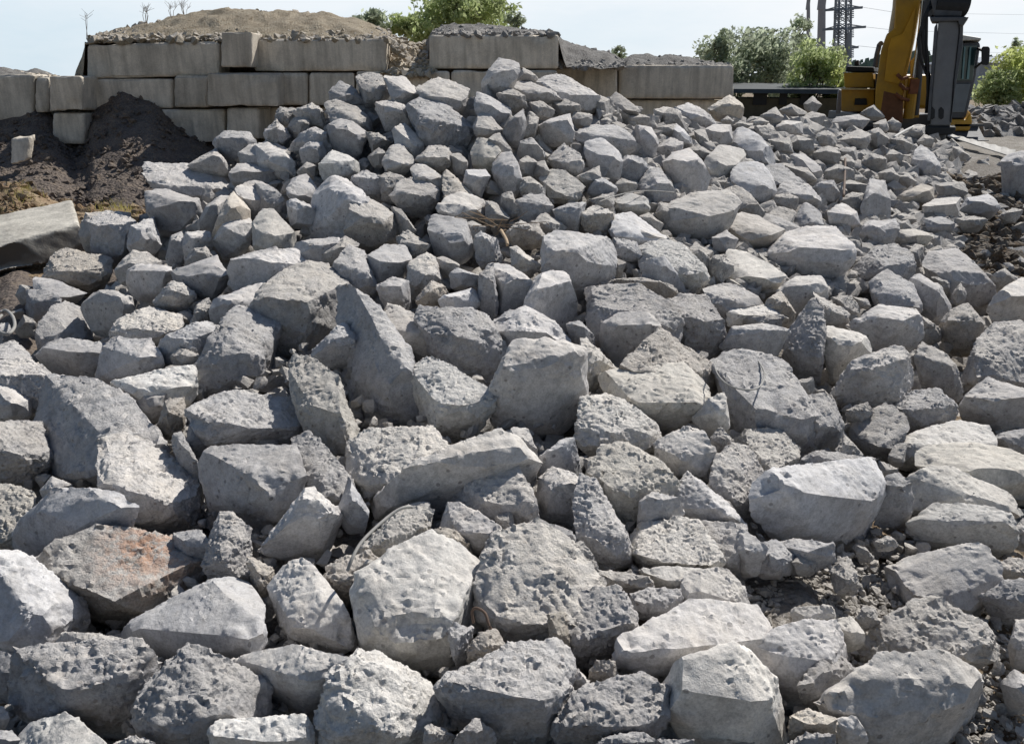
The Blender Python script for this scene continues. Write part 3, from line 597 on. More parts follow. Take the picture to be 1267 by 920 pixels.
900,840 990,800 1150,760 1260,880 1220,920 900,920|1000,830|gs|~
@ 316 70 4.59
420,200 480,140 570,190 620,260 500,280 430,250|480,170 560,230|gR|~rough crusty
570,120 640,95 720,110 770,200 700,270 620,260 590,190|640,120 720,190|gR|~craggy
730,110 850,110 930,190 950,240 860,280 780,240|820,130 900,210|gS|~smooth sloping
920,180 1040,120 1110,190 1240,200 1200,290 1140,320 1020,260 950,240|1030,160 1160,260|gR|~jagged ridged
400,270 470,250 570,290 640,340 690,430 640,450 560,390 440,390|440,280 560,330 620,380|gR|rough capped stone resting on the smooth dark one high up
410,400 480,360 560,380 640,430 600,540 570,570 490,540 420,450|440,400 550,400|dS|smooth dark bluish stone under the rough capped one
630,430 700,440 780,490 730,530 660,500|710,460|gR|~
680,260 750,250 880,290 890,400 800,400 740,360|740,290|gR|~rough
850,280 940,250 1050,260 1140,350 1230,400 1250,480 1180,530 960,490 890,400|920,300 1040,330 1120,380|gR|large lumpy boulder on the upper slope left of the summit
780,420 850,380 920,450 970,500 910,580 800,510|840,410 930,500|gS|~smooth tilted
100,340 140,290 230,300 200,390 120,370|150,320|gR|~craggy
210,310 320,265 380,300 400,400 250,360|300,290|gR|~rough rounded
50,450 120,360 190,450 160,500 90,490|120,400|gR|~angular
180,410 220,350 300,340 310,400 240,450|250,370|gs|~pale topped
180,520 260,440 340,405 440,450 440,540 380,510 300,480 220,540|300,430|gR|~low speckled
250,540 310,475 380,490 400,560 320,610 270,610|310,500 370,510|gS|~rounded
360,610 440,540 570,580 600,640 540,690 380,700|410,580 540,600|bw|yellowish pale flat topped stone on the upper left slope
640,570 700,520 740,550 720,620 660,610|690,550|gs|~small
720,600 770,510 830,500 900,590 880,650 760,670|780,540 860,610|gS|~smooth domed
910,590 1000,500 1100,520 1110,600 1000,630|950,570 1080,570|gR|~rough topped
880,620 940,600 1060,680 1070,790 1000,760 900,680|920,620 1040,700|gs|~long sloping
1100,560 1170,545 1210,600 1190,660 1140,620|1160,580|ds|~round dark
1180,720 1200,645 1300,645 1330,680 1270,780 1200,750|1210,670 1300,680|gs|small square stone with neat edges below the summit
350,740 480,660 560,730 640,800 560,1000 420,1060 300,990|380,730 500,720 600,820|gS|smooth triangular topped boulder on the left slope
170,760 210,690 290,670 360,760 340,830 240,800|230,710 340,780|gs|~dark wedge
540,690 630,650 720,690 720,770 640,800 590,750|610,690|gR|~crusty
700,680 760,660 850,690 780,760 760,820 720,780|750,700|gR|~small
770,790 830,700 920,680 1050,760 1050,820 930,860 850,890|820,740 920,730 1020,780|gR|rounded boulder with a frosted bumpy top on the left middle slope
1060,650 1100,650 1180,750 1290,840 1270,860 1120,820 1070,800|1090,700 1200,810|wR|long tan speckled slab sloping down to the right
0,500 70,490 160,540 220,600 220,680 130,680 20,600|60,530 170,580|gs|~
230,660 290,600 340,620 330,690 250,680|290,620|gs|~
0,720 90,740 160,800 130,900 0,900|60,770|gR|~
180,830 230,810 330,860 330,950 200,960|250,840|gs|~
@ 560 60 4.59
170,190 210,120 260,60 370,80 385,130 330,180 220,245 170,240|230,150 280,100 350,120|gS|grey boulder with a reddish broken end perched at the very summit
370,170 400,110 440,130 490,170 460,190|420,140|gs|~pale
320,190 440,190 560,240 620,290 500,300 430,270 360,230|400,220 530,250|gR|~broken flat
480,170 560,150 640,160 700,200 830,270 840,350 720,330 620,260 540,220|560,170 700,220 820,300|gS|smooth long backed slab sloping right just below the summit
240,260 330,230 410,270 420,330 350,340 300,300|320,260|gR|~
120,330 150,240 230,270 330,330 330,400 260,430 180,370|160,280 280,340|gs|~blocky
440,310 500,300 580,350 560,390 460,380|510,330|gR|~small
560,300 640,290 740,330 680,380 600,370|640,320|gR|~
110,440 150,370 200,370 280,460 240,500 140,500|170,400 240,470|gs|~pale edged
290,470 400,350 420,440 400,520 340,540 310,520|390,390|dS|~smooth blue dark
400,480 440,360 490,400 480,460 440,520|440,420|gR|~
470,450 560,400 660,370 690,480 680,530 510,530|530,420 650,410|gS|squat smooth block in the middle of the upper slope
680,400 690,360 800,370 790,410 720,450|740,380|wR|~
800,290 840,270 890,290 880,380 830,360|860,310|gR|~
880,300 930,250 990,300 1080,360 1000,370 900,350|930,290 1040,350|gS|~smooth
940,370 1050,370 1120,390 1110,430 990,440|1060,390|ds|~
690,490 780,440 930,440 1030,500 1040,570 950,600 800,530 720,520|790,480 960,500|gR|long rough olive rock lying across the upper right slope
750,590 760,540 850,515 930,560 960,640 950,750 860,740 830,660|790,560 860,570 940,640|gS|tall smooth rounded stone with a pale cap below the olive rock
550,630 630,545 720,600 750,670 700,720 600,680|640,600 720,660|gR|rounded pentagonal stone with speckled top above the bright pale flat one
500,740 560,690 640,700 750,790 730,830 660,870 560,850|580,810 670,840|bR|bright cream flat topped stone standing out near the upper centre
360,540 450,510 530,600 520,640 440,610 370,600|430,540|ds|~dark rounded
100,580 130,510 200,520 290,600 230,650 190,690 120,660|150,560 250,620|bs|pale stone with a white sunlit top on the upper centre slope
200,510 270,480 340,590 290,600|270,520|bs|~sunlit
220,690 260,600 330,590 370,660 400,770 340,820 260,760|270,640 350,700|gS|egg shaped smooth grey stone upright below the white topped one
370,640 430,610 480,650 450,720 390,720|420,640|gR|~
460,650 520,640 550,700 500,740 460,720|500,670|gs|~
400,740 440,730 530,790 520,850 430,840 380,800|450,760|gR|~
60,760 90,690 190,700 190,760 150,800 80,800|110,710|gs|-
700,730 830,670 840,730 780,780 740,770|790,710|ds|~dark
770,820 800,740 880,735 940,800 920,830 800,840|830,760|dS|small dark five sided stone below the pale capped rounded one
920,780 960,740 1060,770 1030,810 940,820|980,760|ds|~
960,660 990,600 1110,640 1100,720 1050,760 970,740|1000,630|dR|~
1040,430 1120,440 1170,530 1150,620 1080,640 1040,540|1080,460|gS|~shaded
1140,350 1220,330 1300,360 1290,440 1180,440|1210,370|gR|~rough
1150,450 1260,430 1310,480 1260,510 1170,500|1220,450|gR|~
1140,570 1240,510 1320,540 1290,600 1170,650|1210,550|gR|~pale
1200,640 1280,600 1330,680 1300,790 1240,750|1270,640|ds|~
@ 820 110 4.59
10,420 60,370 150,350 210,400 270,500 230,600 110,620 40,500|60,400 190,400|gS|large smooth rounded boulder in the upper right with greenish tint
140,340 210,325 290,370 240,410 190,370|220,350|gR|~
240,410 320,325 440,330 460,380 420,430 400,560 270,540 250,470|290,420 420,430|bw|block with a pale greenish cream top in the upper right
250,230 290,205 390,205 400,290 330,330 260,310|290,240 380,240|gs|~squared
400,240 460,220 560,280 640,370 650,430 520,410 460,370 400,310|470,250 580,340|gS|~broad smooth
520,220 590,190 670,270 640,310 560,270|590,220|gR|~
640,220 680,180 790,190 800,250 700,260|700,200|gs|low flat domed pale stone in the far right field of rubble
390,510 410,430 560,420 620,500 640,580 590,660 520,630 430,560|450,460 540,500 620,570|gS|large double lobed smooth boulder in the upper right
560,480 590,440 670,425 780,510 830,560 800,600 660,560 640,540|620,470 740,540|gR|~rubble topped
640,580 700,530 820,540 900,640 860,670 760,620|720,550 840,620|gR|~
640,610 700,590 770,620 760,680 640,670|700,620|wR|~crumbly
600,710 660,670 760,690 730,770 640,760|650,740 720,760|bs|~bright white flat
720,780 810,645 900,710 910,770 800,810|800,700 860,760|gS|dark pyramid shaped stone beside the bright white fragment
0,720 60,650 190,590 340,570 430,650 380,760 300,860 180,870 60,860 -20,800|30,700 200,620 370,610 400,660|gS|very large smooth grey boulder in the upper right quarter
340,570 420,550 500,610 510,680 600,740 540,720 430,650|420,580 500,660|gR|~speckled
350,790 440,700 540,720 680,800 660,860 580,910 450,890|420,760 540,780 620,840|wS|olive brown boulder with a frosted upper edge in the upper right
840,560 900,520 970,520 1010,600 940,650 860,620|900,540|gS|~smooth
990,540 1060,520 1180,550 1140,590 1040,590|1070,540|bs|~pale long
940,700 1020,640 1100,700 1120,770 1030,790 950,760|1000,670 1080,720|gS|~rounded faceted
1010,620 1070,590 1140,600 1160,680 1100,720|1070,610|gs|~olive
1140,620 1180,520 1260,530 1290,640 1290,750 1160,790 1110,730|1170,600 1240,560|gS|tall smooth faced grey boulder standing near the vertical rusty rod
700,330 760,260 850,290 860,350 790,370|770,290|gs|~
720,380 790,360 870,410 910,480 850,520 770,450|790,390 870,460|gS|~smooth
850,370 940,320 1010,370 1000,430 920,440|930,350|gS|~
1000,400 1050,370 1100,430 1080,470 1020,430|1050,400|gR|~
900,480 990,430 1080,460 1090,520 940,520|1000,450|dR|~dark
700,440 820,450 880,520 800,520|800,470|gs|~
870,260 940,230 1000,290 960,330 880,310|930,260|gR|~
1000,290 1060,250 1180,260 1160,330 1060,340|1080,280|gR|~
1000,340 1100,330 1110,420 1060,380|1060,350|gs|~
1120,420 1180,370 1270,400 1260,460 1160,470|1190,390|gR|~knobbly
940,200 990,160 1110,150 1180,180 1100,240 1020,240|1040,170|gs|~long flat
660,120 740,80 820,130 740,160|740,100|gs|~
560,150 640,110 690,170 640,210 590,190|620,140|gs|~
760,170 840,130 930,150 900,210 820,200|840,160|gR|~
1120,140 1200,90 1260,160 1170,165|1190,110|wS|~reddish
800,90 850,40 900,90 870,130 810,110|850,70|gs|~
260,110 380,40 470,100 440,160 340,180|370,80|wR|~brownish broad
70,110 150,70 200,110 260,150 300,200 220,240 130,180|140,100 220,170|gR|~craggy
0,140 60,110 120,180 150,240 60,220 0,200|60,140|gR|~
0,220 80,200 160,280 170,330 60,340|70,240|gS|~
0,300 50,280 80,340 20,380 -20,340|30,310|gR|~
180,240 240,230 260,300 200,320|220,260|gs|~
330,180 370,155 410,190 360,205|370,170|gR|~
400,210 440,180 500,210 460,220|450,195|gR|~
490,190 560,165 600,190 540,220|550,180|gR|~
600,290 720,280 740,370 660,330|700,310|ds|~
@ 991 110 4.59
360,820 400,780 530,740 560,790 520,850 440,890 380,860|400,810 520,780|gs|~pale capped
540,760 610,745 640,800 560,800|590,760|gs|~
510,810 560,800 760,830 700,870 580,880|600,830|bs|~flat pale
700,740 800,725 870,760 860,810 720,800|730,750 850,770|ds|small squarish dark stone in the shadowed gap at the right
690,670 760,620 900,620 890,720 780,730 700,720|780,640 880,650|gs|~flat topped
560,600 680,545 750,560 750,650 620,650 540,650|620,590 730,580|wS|olive tinted rounded stone above the black hollow at the right
760,540 920,530 950,590 880,610 780,590|850,550|gs|~long low
640,360 680,325 740,340 790,440 780,540 700,530 620,420|690,350 760,430|gR|muddy cobbled column of stones below the breaker
560,500 610,480 660,530 600,560|610,500|gs|~
480,380 520,340 580,380 570,420 500,410|530,360|gR|~
350,390 400,365 480,390 470,440 370,440|410,390|gR|~
440,480 520,450 560,500 520,560 460,520|510,470|gs|~
900,690 950,620 1060,600 1130,640 1130,690 1000,720|960,640 1100,640|dS|~dark smooth
880,740 960,720 1060,740 1030,790 920,800|960,740|dR|~
1120,720 1200,680 1260,690 1180,750|1190,700|wR|~brownish flat
480,200 520,165 570,200 560,240 500,230|530,180|gR|~
560,270 640,210 700,200 700,260 620,300|640,230|gs|~thin edged
400,200 480,170 500,230 430,250|450,190|gR|~
240,270 330,230 400,260 380,300 270,310|320,250|gR|~
380,240 450,220 500,280 460,340 400,310|430,240|gR|~
500,290 560,270 640,320 600,360 520,340|560,290|gR|~
660,300 700,260 760,280 740,330|700,280|gs|~
860,330 900,330 960,380 940,400 890,380|900,350|gs|~thin
340,130 400,95 470,140 450,170 360,160|400,110|wS|-
0,80 60,40 100,80 70,120 10,110|50,60|gs|-
1140,400 1180,370 1300,370 1330,500 1320,640 1240,660 1150,620 1190,520|1190,390 1290,390|dS|large dark upright block at the right edge above the muddy bank
60,330 130,320 210,350 200,420 110,420 70,370|130,350|gs|-
@ 366 190 4.59
290,400 340,300 430,270 540,330 600,470 500,530 420,520 300,450|380,310 450,360 560,480|wR|-
680,390 720,320 860,350 940,400 1000,520 1040,570 960,620 850,580 760,460 690,420|720,350 860,400 960,520|gS|-
850,350 930,345 970,380 960,430 900,400|910,370|gR|~small
960,400 1000,385 1080,420 1060,470 990,480|1020,410|gs|~
800,310 860,250 960,210 1080,280 1080,380 1020,390 880,350|850,290 980,250 1070,320|gs|dark fronted block at the lower end of the tan slab
1080,270 1140,280 1215,360 1150,390 1080,380|1130,310|bw|~sunlit tan
540,300 600,320 680,440 620,460 590,400|610,370|ds|~dark sunken
580,460 640,440 760,520 680,560 640,520|680,500|gR|~
1000,480 1050,450 1140,490 1170,570 1100,620 1020,580|1060,480 1130,510|gR|-
130,570 280,470 380,520 240,610 180,600|270,520|gs|-
@ 620 190 4.59
90,270 160,235 240,240 290,300 240,420 150,380 90,330|150,260 240,290|gR|rounded dark topped stone to the lower left of the bright cream flat one
300,320 380,290 480,280 450,370 400,440 320,400|370,310|gs|~
450,350 520,300 640,330 640,400 580,430 460,410|520,330 620,350|wR|~crumbled pale
500,260 640,220 640,300 560,280|600,250|ds|~thin
630,280 720,225 820,250 850,320 720,340 650,310|700,270 810,290|bs|~frosted pale
770,210 840,70 900,100 960,170 1010,260 900,300 850,240|850,110 930,190|gR|craggy pale rock with a pointed upper end on the upper right slope
620,440 650,350 740,340 800,420 940,480 860,520 790,540 700,480|670,380 790,430 900,490|gS|~dark smooth sloped
780,360 840,340 920,400 900,440 830,410|850,360|gs|~
880,340 900,280 990,290 960,380 920,400|930,310|gs|~
30,440 110,380 220,430 230,510 80,520 20,480|110,410|wR|~earthy dark
0,230 60,220 110,330 60,360 0,330|40,260|gs|~
240,330 380,420 280,440 180,400|290,390|gs|~
1180,600 1260,580 1330,640 1260,720 1190,680|1240,610|gR|~
1120,520 1200,560 1180,690 1100,620|1160,580|gs|~
1200,480 1280,440 1360,500 1330,570 1220,580|1280,480|ds|~bluish
'''
NICKS = '''
rust stain=rust stained boulder
largest pale boulder=big cream topped boulder
tall leaning grey slab=leaning scratched slab
rugged boulder with pale top=hollow fronted bottom boulder
low dark blue grey boulder with a pale=low dark bottom boulder
broad boulder with a bright white wedge=white wedge topped boulder
wide olive grey boulder with a curved=curved edge olive boulder
chunky boulder with a coarse bright cap=coarse capped chunky boulder
big smooth boulder with dark oval pits=pitted bottom corner boulder
low spread boulder with a rough sandy=sandy topped low boulder
sharp block with a flat bright top=sharp flat topped lower block
long wedge shaped boulder=long wedge with crumbly crest
pyramid shaped boulder with a pitted=pitted pyramid boulder
dark bluish boulder with a rough right=dark bottom left boulder
large smooth grey boulder cut=smooth boulder at lower left edge
pale boulder with a shaggy=shaggy crested boulder
very large craggy=very large craggy left boulder
big boulder with a rough sunlit ridge=ridge topped left boulder
rounded bluish boulder with a lit green=rounded green rimmed boulder
wide boulder with bright crusty top=wide crusty topped boulder
smooth triangular shard=smooth triangular shard
tall pale boulder with a rough speckled=tall speckled ridge boulder
chunky boulder with a pinkish=chunky pink topped boulder
thin slanting slab=thin slanting slab
tall narrow grey stone leaning=narrow leaning stone
flat topped block with a pitted pinkish=pitted pinkish flat topped block
left half of a flat cracked=flat cracked slab
lilac grey lumpy=lilac lumpy boulder
huge smooth grey half round=huge half round block
knobbly heart=heart shaped stone
wide smooth boulder with a pale straight=straight edged boulder at right edge
long pale wedge stretching=long pale wedge at right edge
flat topped pale wedge lowest=lowest of three right wedges
tall block with a crumbled bright crown=bright crowned block by dark hollow
long low slab with a bright bowed=bowed pale slab at left
dome shaped=dome shaped stone
smooth rounded pentagon=pentagon shaped stone at left
broken layered lump=layered lump by the beam
squared smooth stone=squared smooth left stone
flat sided slab stone with a sharp=thin white edged slab stone
big knobbly boulder above=big knobbly boulder
tilted stone with a bright crusted=tilted crusty edged stone
enormous sloping=enormous sloping lilac boulder
white flecked=white flecked boulder
huge smooth fronted block=huge smooth centre block
pale slanting smooth stone=slanting stone by dry twigs
brownish boulder with a coarse grainy=brownish grainy boulder
big smooth olive boulder right of the dry=smooth olive boulder by dry twigs
large dark fronted boulder with a gravelly=gravelly sloped boulder
saddle shaped=wire looped saddle boulder
upright oval stone=upright oval stone
pale wedge with a bright flat sloping top=bright sloping wedge at upper right
big smooth rounded boulder with a clean=big rounded blue grey boulder
tall pointed grainy=shark fin shaped stone
broad olive faced=scooped olive boulder
long smooth boulder with a brownish lower=brown based boulder at far right
large rounded boulder with a rough left=large rough ended rounded boulder
large dimpled=dimpled boulder at right edge
muddy olive=muddy olive stone
long horizontal slab=long horizontal shoulder slab
pale wedge with a white diagonal=pale wedge with diagonal lit face
smooth triangular topped boulder=triangle topped boulder on left slope
rounded boulder with a frosted bumpy=frosted bumpy boulder on left slope
long tan speckled=tan speckled slab
yellowish pale flat=yellowish flat topped stone
large lumpy boulder on the upper=lumpy boulder on upper slope
rough capped stone resting=rough capped stone high up
grey boulder with a reddish broken end=reddish ended summit boulder
smooth long backed slab=long backed slab below the summit
squat smooth block=squat block on upper slope
long rough olive rock=long olive rock
tall smooth rounded stone with a pale cap=pale capped rounded stone
bright cream flat=bright cream flat topped stone
pale stone with a white sunlit top=white topped upper centre stone
egg shaped=egg shaped stone
in the upper right with greenish=greenish rounded upper right boulder
block with a pale greenish cream top=greenish cream topped block
large double lobed=double lobed boulder
dark pyramid shaped stone=dark pyramid shaped stone
very large smooth grey boulder in the upper=very large smooth upper right boulder
olive brown boulder with a frosted=olive brown frosted boulder
tall smooth faced grey boulder standing=tall boulder by the vertical rod
olive tinted rounded stone above=olive stone above black hollow
muddy cobbled=muddy cobbled stone under the breaker
large dark upright block at the right=dark upright block at right edge
low flat domed=low domed pale far stone
craggy pale rock with a pointed=craggy pointed upper rock
rounded dark topped stone to the lower=dark topped stone by cream one
'''

# ------------------------------------------------------------------ read the stone tables
NICK = [l.split('=') for l in NICKS.strip().splitlines()]
stones = []; ox = oy = 0; scl = 4.
for ln in STONES.strip().splitlines():
    if ln.startswith('@'):
        t = ln.split(); ox, oy = float(t[1]), float(t[2]); scl = float(t[3]) if len(t) > 3 else 4.
        continue
    a = ln.split('|')
    if len(a) < 4 or a[3] in ('-', '~-'): continue
    pt = lambda s: [(ox+float(p.split(',')[0])/scl, oy+float(p.split(',')[1])/scl) for p in s.split()]
    poly, ridge = pt(a[0]), pt(a[1])
    ar = abs(sum(poly[k][0]*poly[(k+1) % len(poly)][1]-poly[(k+1) % len(poly)][0]*poly[k][1] for k in range(len(poly))))/2
    cx = sum(p[0] for p in poly)/len(poly); cy = sum(p[1] for p in poly)/len(poly)
    lab = a[3]; nick = None
    if not lab.startswith('~'):
        for k, v in NICK:
            if k in lab: nick = v; break
    stones.append(dict(poly=poly, ridge=ridge, tone=a[2], label=lab, nick=nick, ar=ar, c=(cx, cy)))
stones.sort(key=lambda r: -r['ar'])
for k, r in enumerate(stones): r['thing'] = k < 300 or not r['label'].startswith('~')
nthing = 0
for r in stones:
    if r['thing']:
        nthing += 1
anchors = [r for r in stones if r['nick']]
# minor stones are told apart by the named boulder they touch and on which side
DIRS = ['right of', 'to the lower right of', 'below', 'to the lower left of', 'left of', 'to the upper left of', 'above', 'to the upper right of']
used = set()
minor = [r for r in stones if r['thing'] and r['label'].startswith('~')]
pairs = []
for i, r in enumerate(minor):
    for a in anchors:
        dx, dy = r['c'][0]-a['c'][0], r['c'][1]-a['c'][1]
        k = int(round(math.atan2(dy, dx)/(math.pi/4))) % 8
        pairs.append((math.hypot(dx, dy)-.4*math.sqrt(a['ar']), i, a['nick'], k))
pairs.sort(); done = {}
for d, i, nk, k in pairs:
    if i in done or (nk, k) in used: continue
    used.add((nk, k)); done[i] = (nk, k)
SH = {'g': 'grey', 'w': 'brownish grey', 'b': 'pale', 'd': 'dark'}
for i, r in enumerate(minor):
    w = max(p[0] for p in r['poly'])-min(p[0] for p in r['poly']); adj = r['label'][1:].strip()
    hue = SH[r['tone'][0]]
    words_ = (adj+' ' if adj else '')+('' if any(x in adj for x in ('grey', 'pale', 'dark', 'shaded', 'brown', 'white', 'blue', 'bluish', 'tan', 'pink', 'olive', 'purpl', 'reddish')) else hue+' ')
    nk, k = done[i]
    r['label'] = (words_+'stone just '+DIRS[k]+' the '+nk).replace('  ', ' ')
    if len(r['label'].split()) > 16: r['label'] = r['label'].replace(' just ', ' ').replace(' grey ', ' ', 1)

GROUP = 'broken concrete stones of the rubble heap'
rust = None
rest = []
for k, r in enumerate(stones):
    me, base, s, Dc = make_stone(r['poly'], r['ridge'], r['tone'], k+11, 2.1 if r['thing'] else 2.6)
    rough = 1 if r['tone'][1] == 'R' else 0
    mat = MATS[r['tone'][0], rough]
    me.materials.clear()
    me.polygons.foreach_set('use_smooth', [True]*len(me.polygons)); me.set_sharp_from_angle(angle=R(38))
    if not r['thing']: rest.append((me, base)); continue
    if 'orange rust' in r['label']:
        pp = P(184, 682, Dc+.10)-base
        mat = rock_mat('rust_stained_concrete', (.28, .25, .21), (.38, .35, .31), 1, stain=(tuple(pp), .21))
    me.name = 'rubble_stone'
    o = link('rubble_stone', me, mat, loc=base)
    tag(o, r['label'], 'boulder' if r['ar'] > 2500 else 'stone', GROUP)

# ------------------------------------------------------------------ the bed of the heap (soil and dust under the stones)
def bed_mesh():
    V = []; Fc = []
    cols = np.linspace(-190, 1490, 190)
    # silhouette row of the bed for each column
    SX = [-200, 60, 150, 200, 262, 330, 400, 440, 500, 620, 700, 760, 820, 900, 1000, 1100, 1180, 1500]
    SY = [455, 420, 330, 245, 195, 165, 128, 118, 115, 108, 120, 130, 150, 150, 155, 165, 178, 195]
    nrow = 90; rows = []
    for cxp in cols:
        sy = float(np.interp(cxp, SX, SY)); line = []
        for j in range(nrow):
            t = j/(nrow-1); py = 1090+(sy-1090)*(1-(1-t)**1.25)
            p = P(cxp, py, D(cxp, py)); line.append(p)
        last = line[-1]; z0 = last.z
        for j in range(1, 12):
            t = j/11; dy = 3.2*t; f = 1+dy/last.y
            line.append(Vector((last.x*f, last.y*f, z0*(1-t)+(-.12)*t+.0)))
        rows.append(line)
    n = len(rows[0])
    V = [p for line in rows for p in line]
    co = np.array([tuple(p) for p in V])
    amp = np.clip(co[:, 1]*.012, .02, .10)
    _u = co[:, 0]/co[:, 1]*CP; _px = 633.5+F*_u
    _r = (CH-co[:, 2])/co[:, 1]; _py = 100+_r*F*1.0
    pocket = np.exp(-((_px-1040)/110)**2-((co[:, 1]-2.15)/.35)**2)
    co[:, 2] += -np.clip(.17+co[:, 1]*.02, .1, .28)*(1-.55*pocket)+fbm(co*2.2, 3)*amp+perlin(co*9)*.02+perlin(co*25)*.008
    for i in range(len(rows)-1):
        for j in range(n-1): Fc.append((i*n+j, (i+1)*n+j, (i+1)*n+j+1, i*n+j+1))
    return co, Fc
co, Fc = bed_mesh()
me = mesh_from('heap_soil', co, Fc)
for p in me.polygons: p.use_smooth = True
SOIL = soil_mat('dusty_soil', (.20, .18, .155), (.30, .275, .245), (.14, .11, .085), 1.4)
tag(link('heap_soil', me, SOIL), kind='structure')

# small broken pieces: variants reused in merged meshes
def pebble(seed, sub=1):
    rnd = random.Random(seed); pts = [Vector((rnd.gauss(0, 1), rnd.gauss(0, 1), rnd.gauss(0, .8))).normalized()*rnd.uniform(.75, 1) for _ in range(13)]
    bm = hull_bm(pts); bmesh.ops.triangulate(bm, faces=bm.faces[:])
    for _ in range(sub):
        bmesh.ops.subdivide_edges(bm, edges=bm.edges[:], cuts=1, use_grid_fill=True)
    v = np.array([tuple(x.co) for x in bm.verts]); f = [[x.index for x in fc.verts] for fc in (bm.verts.index_update() or bm.faces)]
    if sub: v = v*(1+.10*perlin(v*2.3+seed)[:, None])+.04*perlin(v*6+seed)[:, None]
    bm.free(); return v, f
PEB = [pebble(k, 1) for k in range(14)]; PEB2 = [pebble(k+50, 2) for k in range(10)]; PEB0 = [pebble(k+90, 0) for k in range(8)]
def scatter(name, places, mat, lib, seed, kind='stuff', flat=.75):
    rnd = random.Random(seed); V = []; Fs = []; n = 0
    for p, s in places:
        v, f = rnd.choice(lib)
        rot = np.array(Matrix.Rotation(rnd.uniform(0, 6.3), 3, 'Z') @ Matrix.Rotation(rnd.gauss(0, .5), 3, 'X') @ Matrix.Rotation(rnd.gauss(0, .5), 3, 'Y'))
        sc3 = np.array([s*rnd.uniform(.7, 1.2), s*rnd.uniform(.7, 1.1), s*rnd.uniform(.5, .9)*flat/.75])
        V.append((v*sc3)@rot.T+np.array(tuple(p))); Fs += [[i+n for i in q] for q in f]; n += len(v)
    me = mesh_from(name, np.concatenate(V), Fs)
    o = link(name, me, mat); tag(o, kind=kind); return o
rnd = random.Random(77); fill = []; crumbs = []
SXs = [-100, 60, 150, 200, 262, 330, 400, 440, 500, 620, 700, 760, 820, 900, 1000, 1100, 1180, 1400]
SYs = [440, 400, 320, 235, 180, 150, 112, 104, 100, 92, 105, 118, 138, 142, 148, 158, 172, 190]
for _ in range(3400):
    px = rnd.uniform(-90, 1360); sy = float(np.interp(px, SXs, SYs)); py = sy+(1000-sy)*rnd.random()**1.35
    if py > 640 and 930 < px < 1110 and py < 800: continue
    Y = D(px, py); p = P(px, py, Y); s = rnd.uniform(14, 34)*(.55 if px > 1130 and py < 345 else 1)*Y/F
    p.z -= min(.26, .10+s*.5+.016*Y)
    fill.append((p, s))
for _ in range(2200):
    px = rnd.uniform(-60, 1330); sy = float(np.interp(px, SXs, SYs))+25; py = sy+(960-sy)*rnd.random()
    if py > 640 and 930 < px < 1110 and py < 800: continue
    Y = D(px, py); p = P(px, py, Y); s = rnd.uniform(6, 17)*Y/F; p.z -= .055+.01*Y; fill.append((p, s))
for _ in range(1300):
    px = rnd.uniform(740, 1190); sy = float(np.interp(px, SXs, SYs))-4; py = sy+(345-sy)*rnd.random()**1.1
    Y = D(px, py); p = P(px, py, Y); s = rnd.uniform(11, 22)*Y/F; p.z -= min(.2, .06+s*.42); fill.append((p, s))
FILLM = rock_mat('loose_concrete', (.38, .375, .375), (.51, .505, .50), 1)
fo = scatter('small_rubble', fill, FILLM, PEB2, 4)
# the small catalogued stones join the same loose rubble
V = []; Fs = []; n = 0
bm = bmesh.new()
for me_, base in rest:
    me_.transform(Matrix.Translation(base)); bm.from_mesh(me_); bpy.data.meshes.remove(me_)
fo.data.materials.clear(); bm.from_mesh(fo.data); m2 = bpy.data.meshes.new('small_rubble'); bm.to_mesh(m2); bm.free(); fo.data = m2; m2.materials.append(FILLM)
for p in m2.polygons: p.use_smooth = True
m2.set_sharp_from_angle(angle=R(32))
fo['label'] = 'small broken concrete filling the gaps of the heap'

# crumbs and gravel: the pocket at the lower right, the right bank, dust between stones
for _ in range(2600):
    px = rnd.gauss(1045, 75); py = rnd.gauss(735, 48)
    Y = D(px, py); p = P(px, py, Y); s = rnd.choice([3, 4, 5, 7, 11])*rnd.uniform(.6, 1.1)*Y/F; p.z -= .115-.2*s
    crumbs.append((p, s))
for _ in range(1300):
    px = rnd.uniform(1190, 1330); py = rnd.uniform(690, 900)
    Y = D(px, py); p = P(px, py, Y); s = rnd.choice([3, 5, 9])*rnd.uniform(.6, 1.1)*Y/F; p.z -= .11
    crumbs.append((p, s))
for _ in range(2600):
    px = rnd.uniform(-60, 1330); sy = float(np.interp(px, SXs, SYs))+25; py = sy+(980-sy)*rnd.random()
    Y = D(px, py); p = P(px, py, Y); s = rnd.choice([2.5, 4, 6])*Y/F; p.z -= .17+.02*Y
    crumbs.append((p, s))
co_ = scatter('gravel', crumbs, rock_mat('gravel_dust', (.42, .385, .33), (.55, .51, .45), 1), PEB0, 8)
mud = []
for _ in range(2300):
    px = rnd.uniform(1130, 1400); py = rnd.uniform(205, 345); 
    if py > 345-(px-1130)*.0 or rnd.random() < .25 and px < 1180: continue
    Y = D(px, py); p = P(px, py, Y); s = rnd.choice([3, 4, 5, 8, 12])*rnd.uniform(.7, 1.1)*Y/F; p.z -= .2-.5*s
    mud.append((p, s))
MUD = soil_mat('muddy_lumps', (.13, .105, .08), (.23, .205, .175), (.19, .12, .06), 1.2)
scatter('muddy_debris', mud, MUD, PEB, 9)

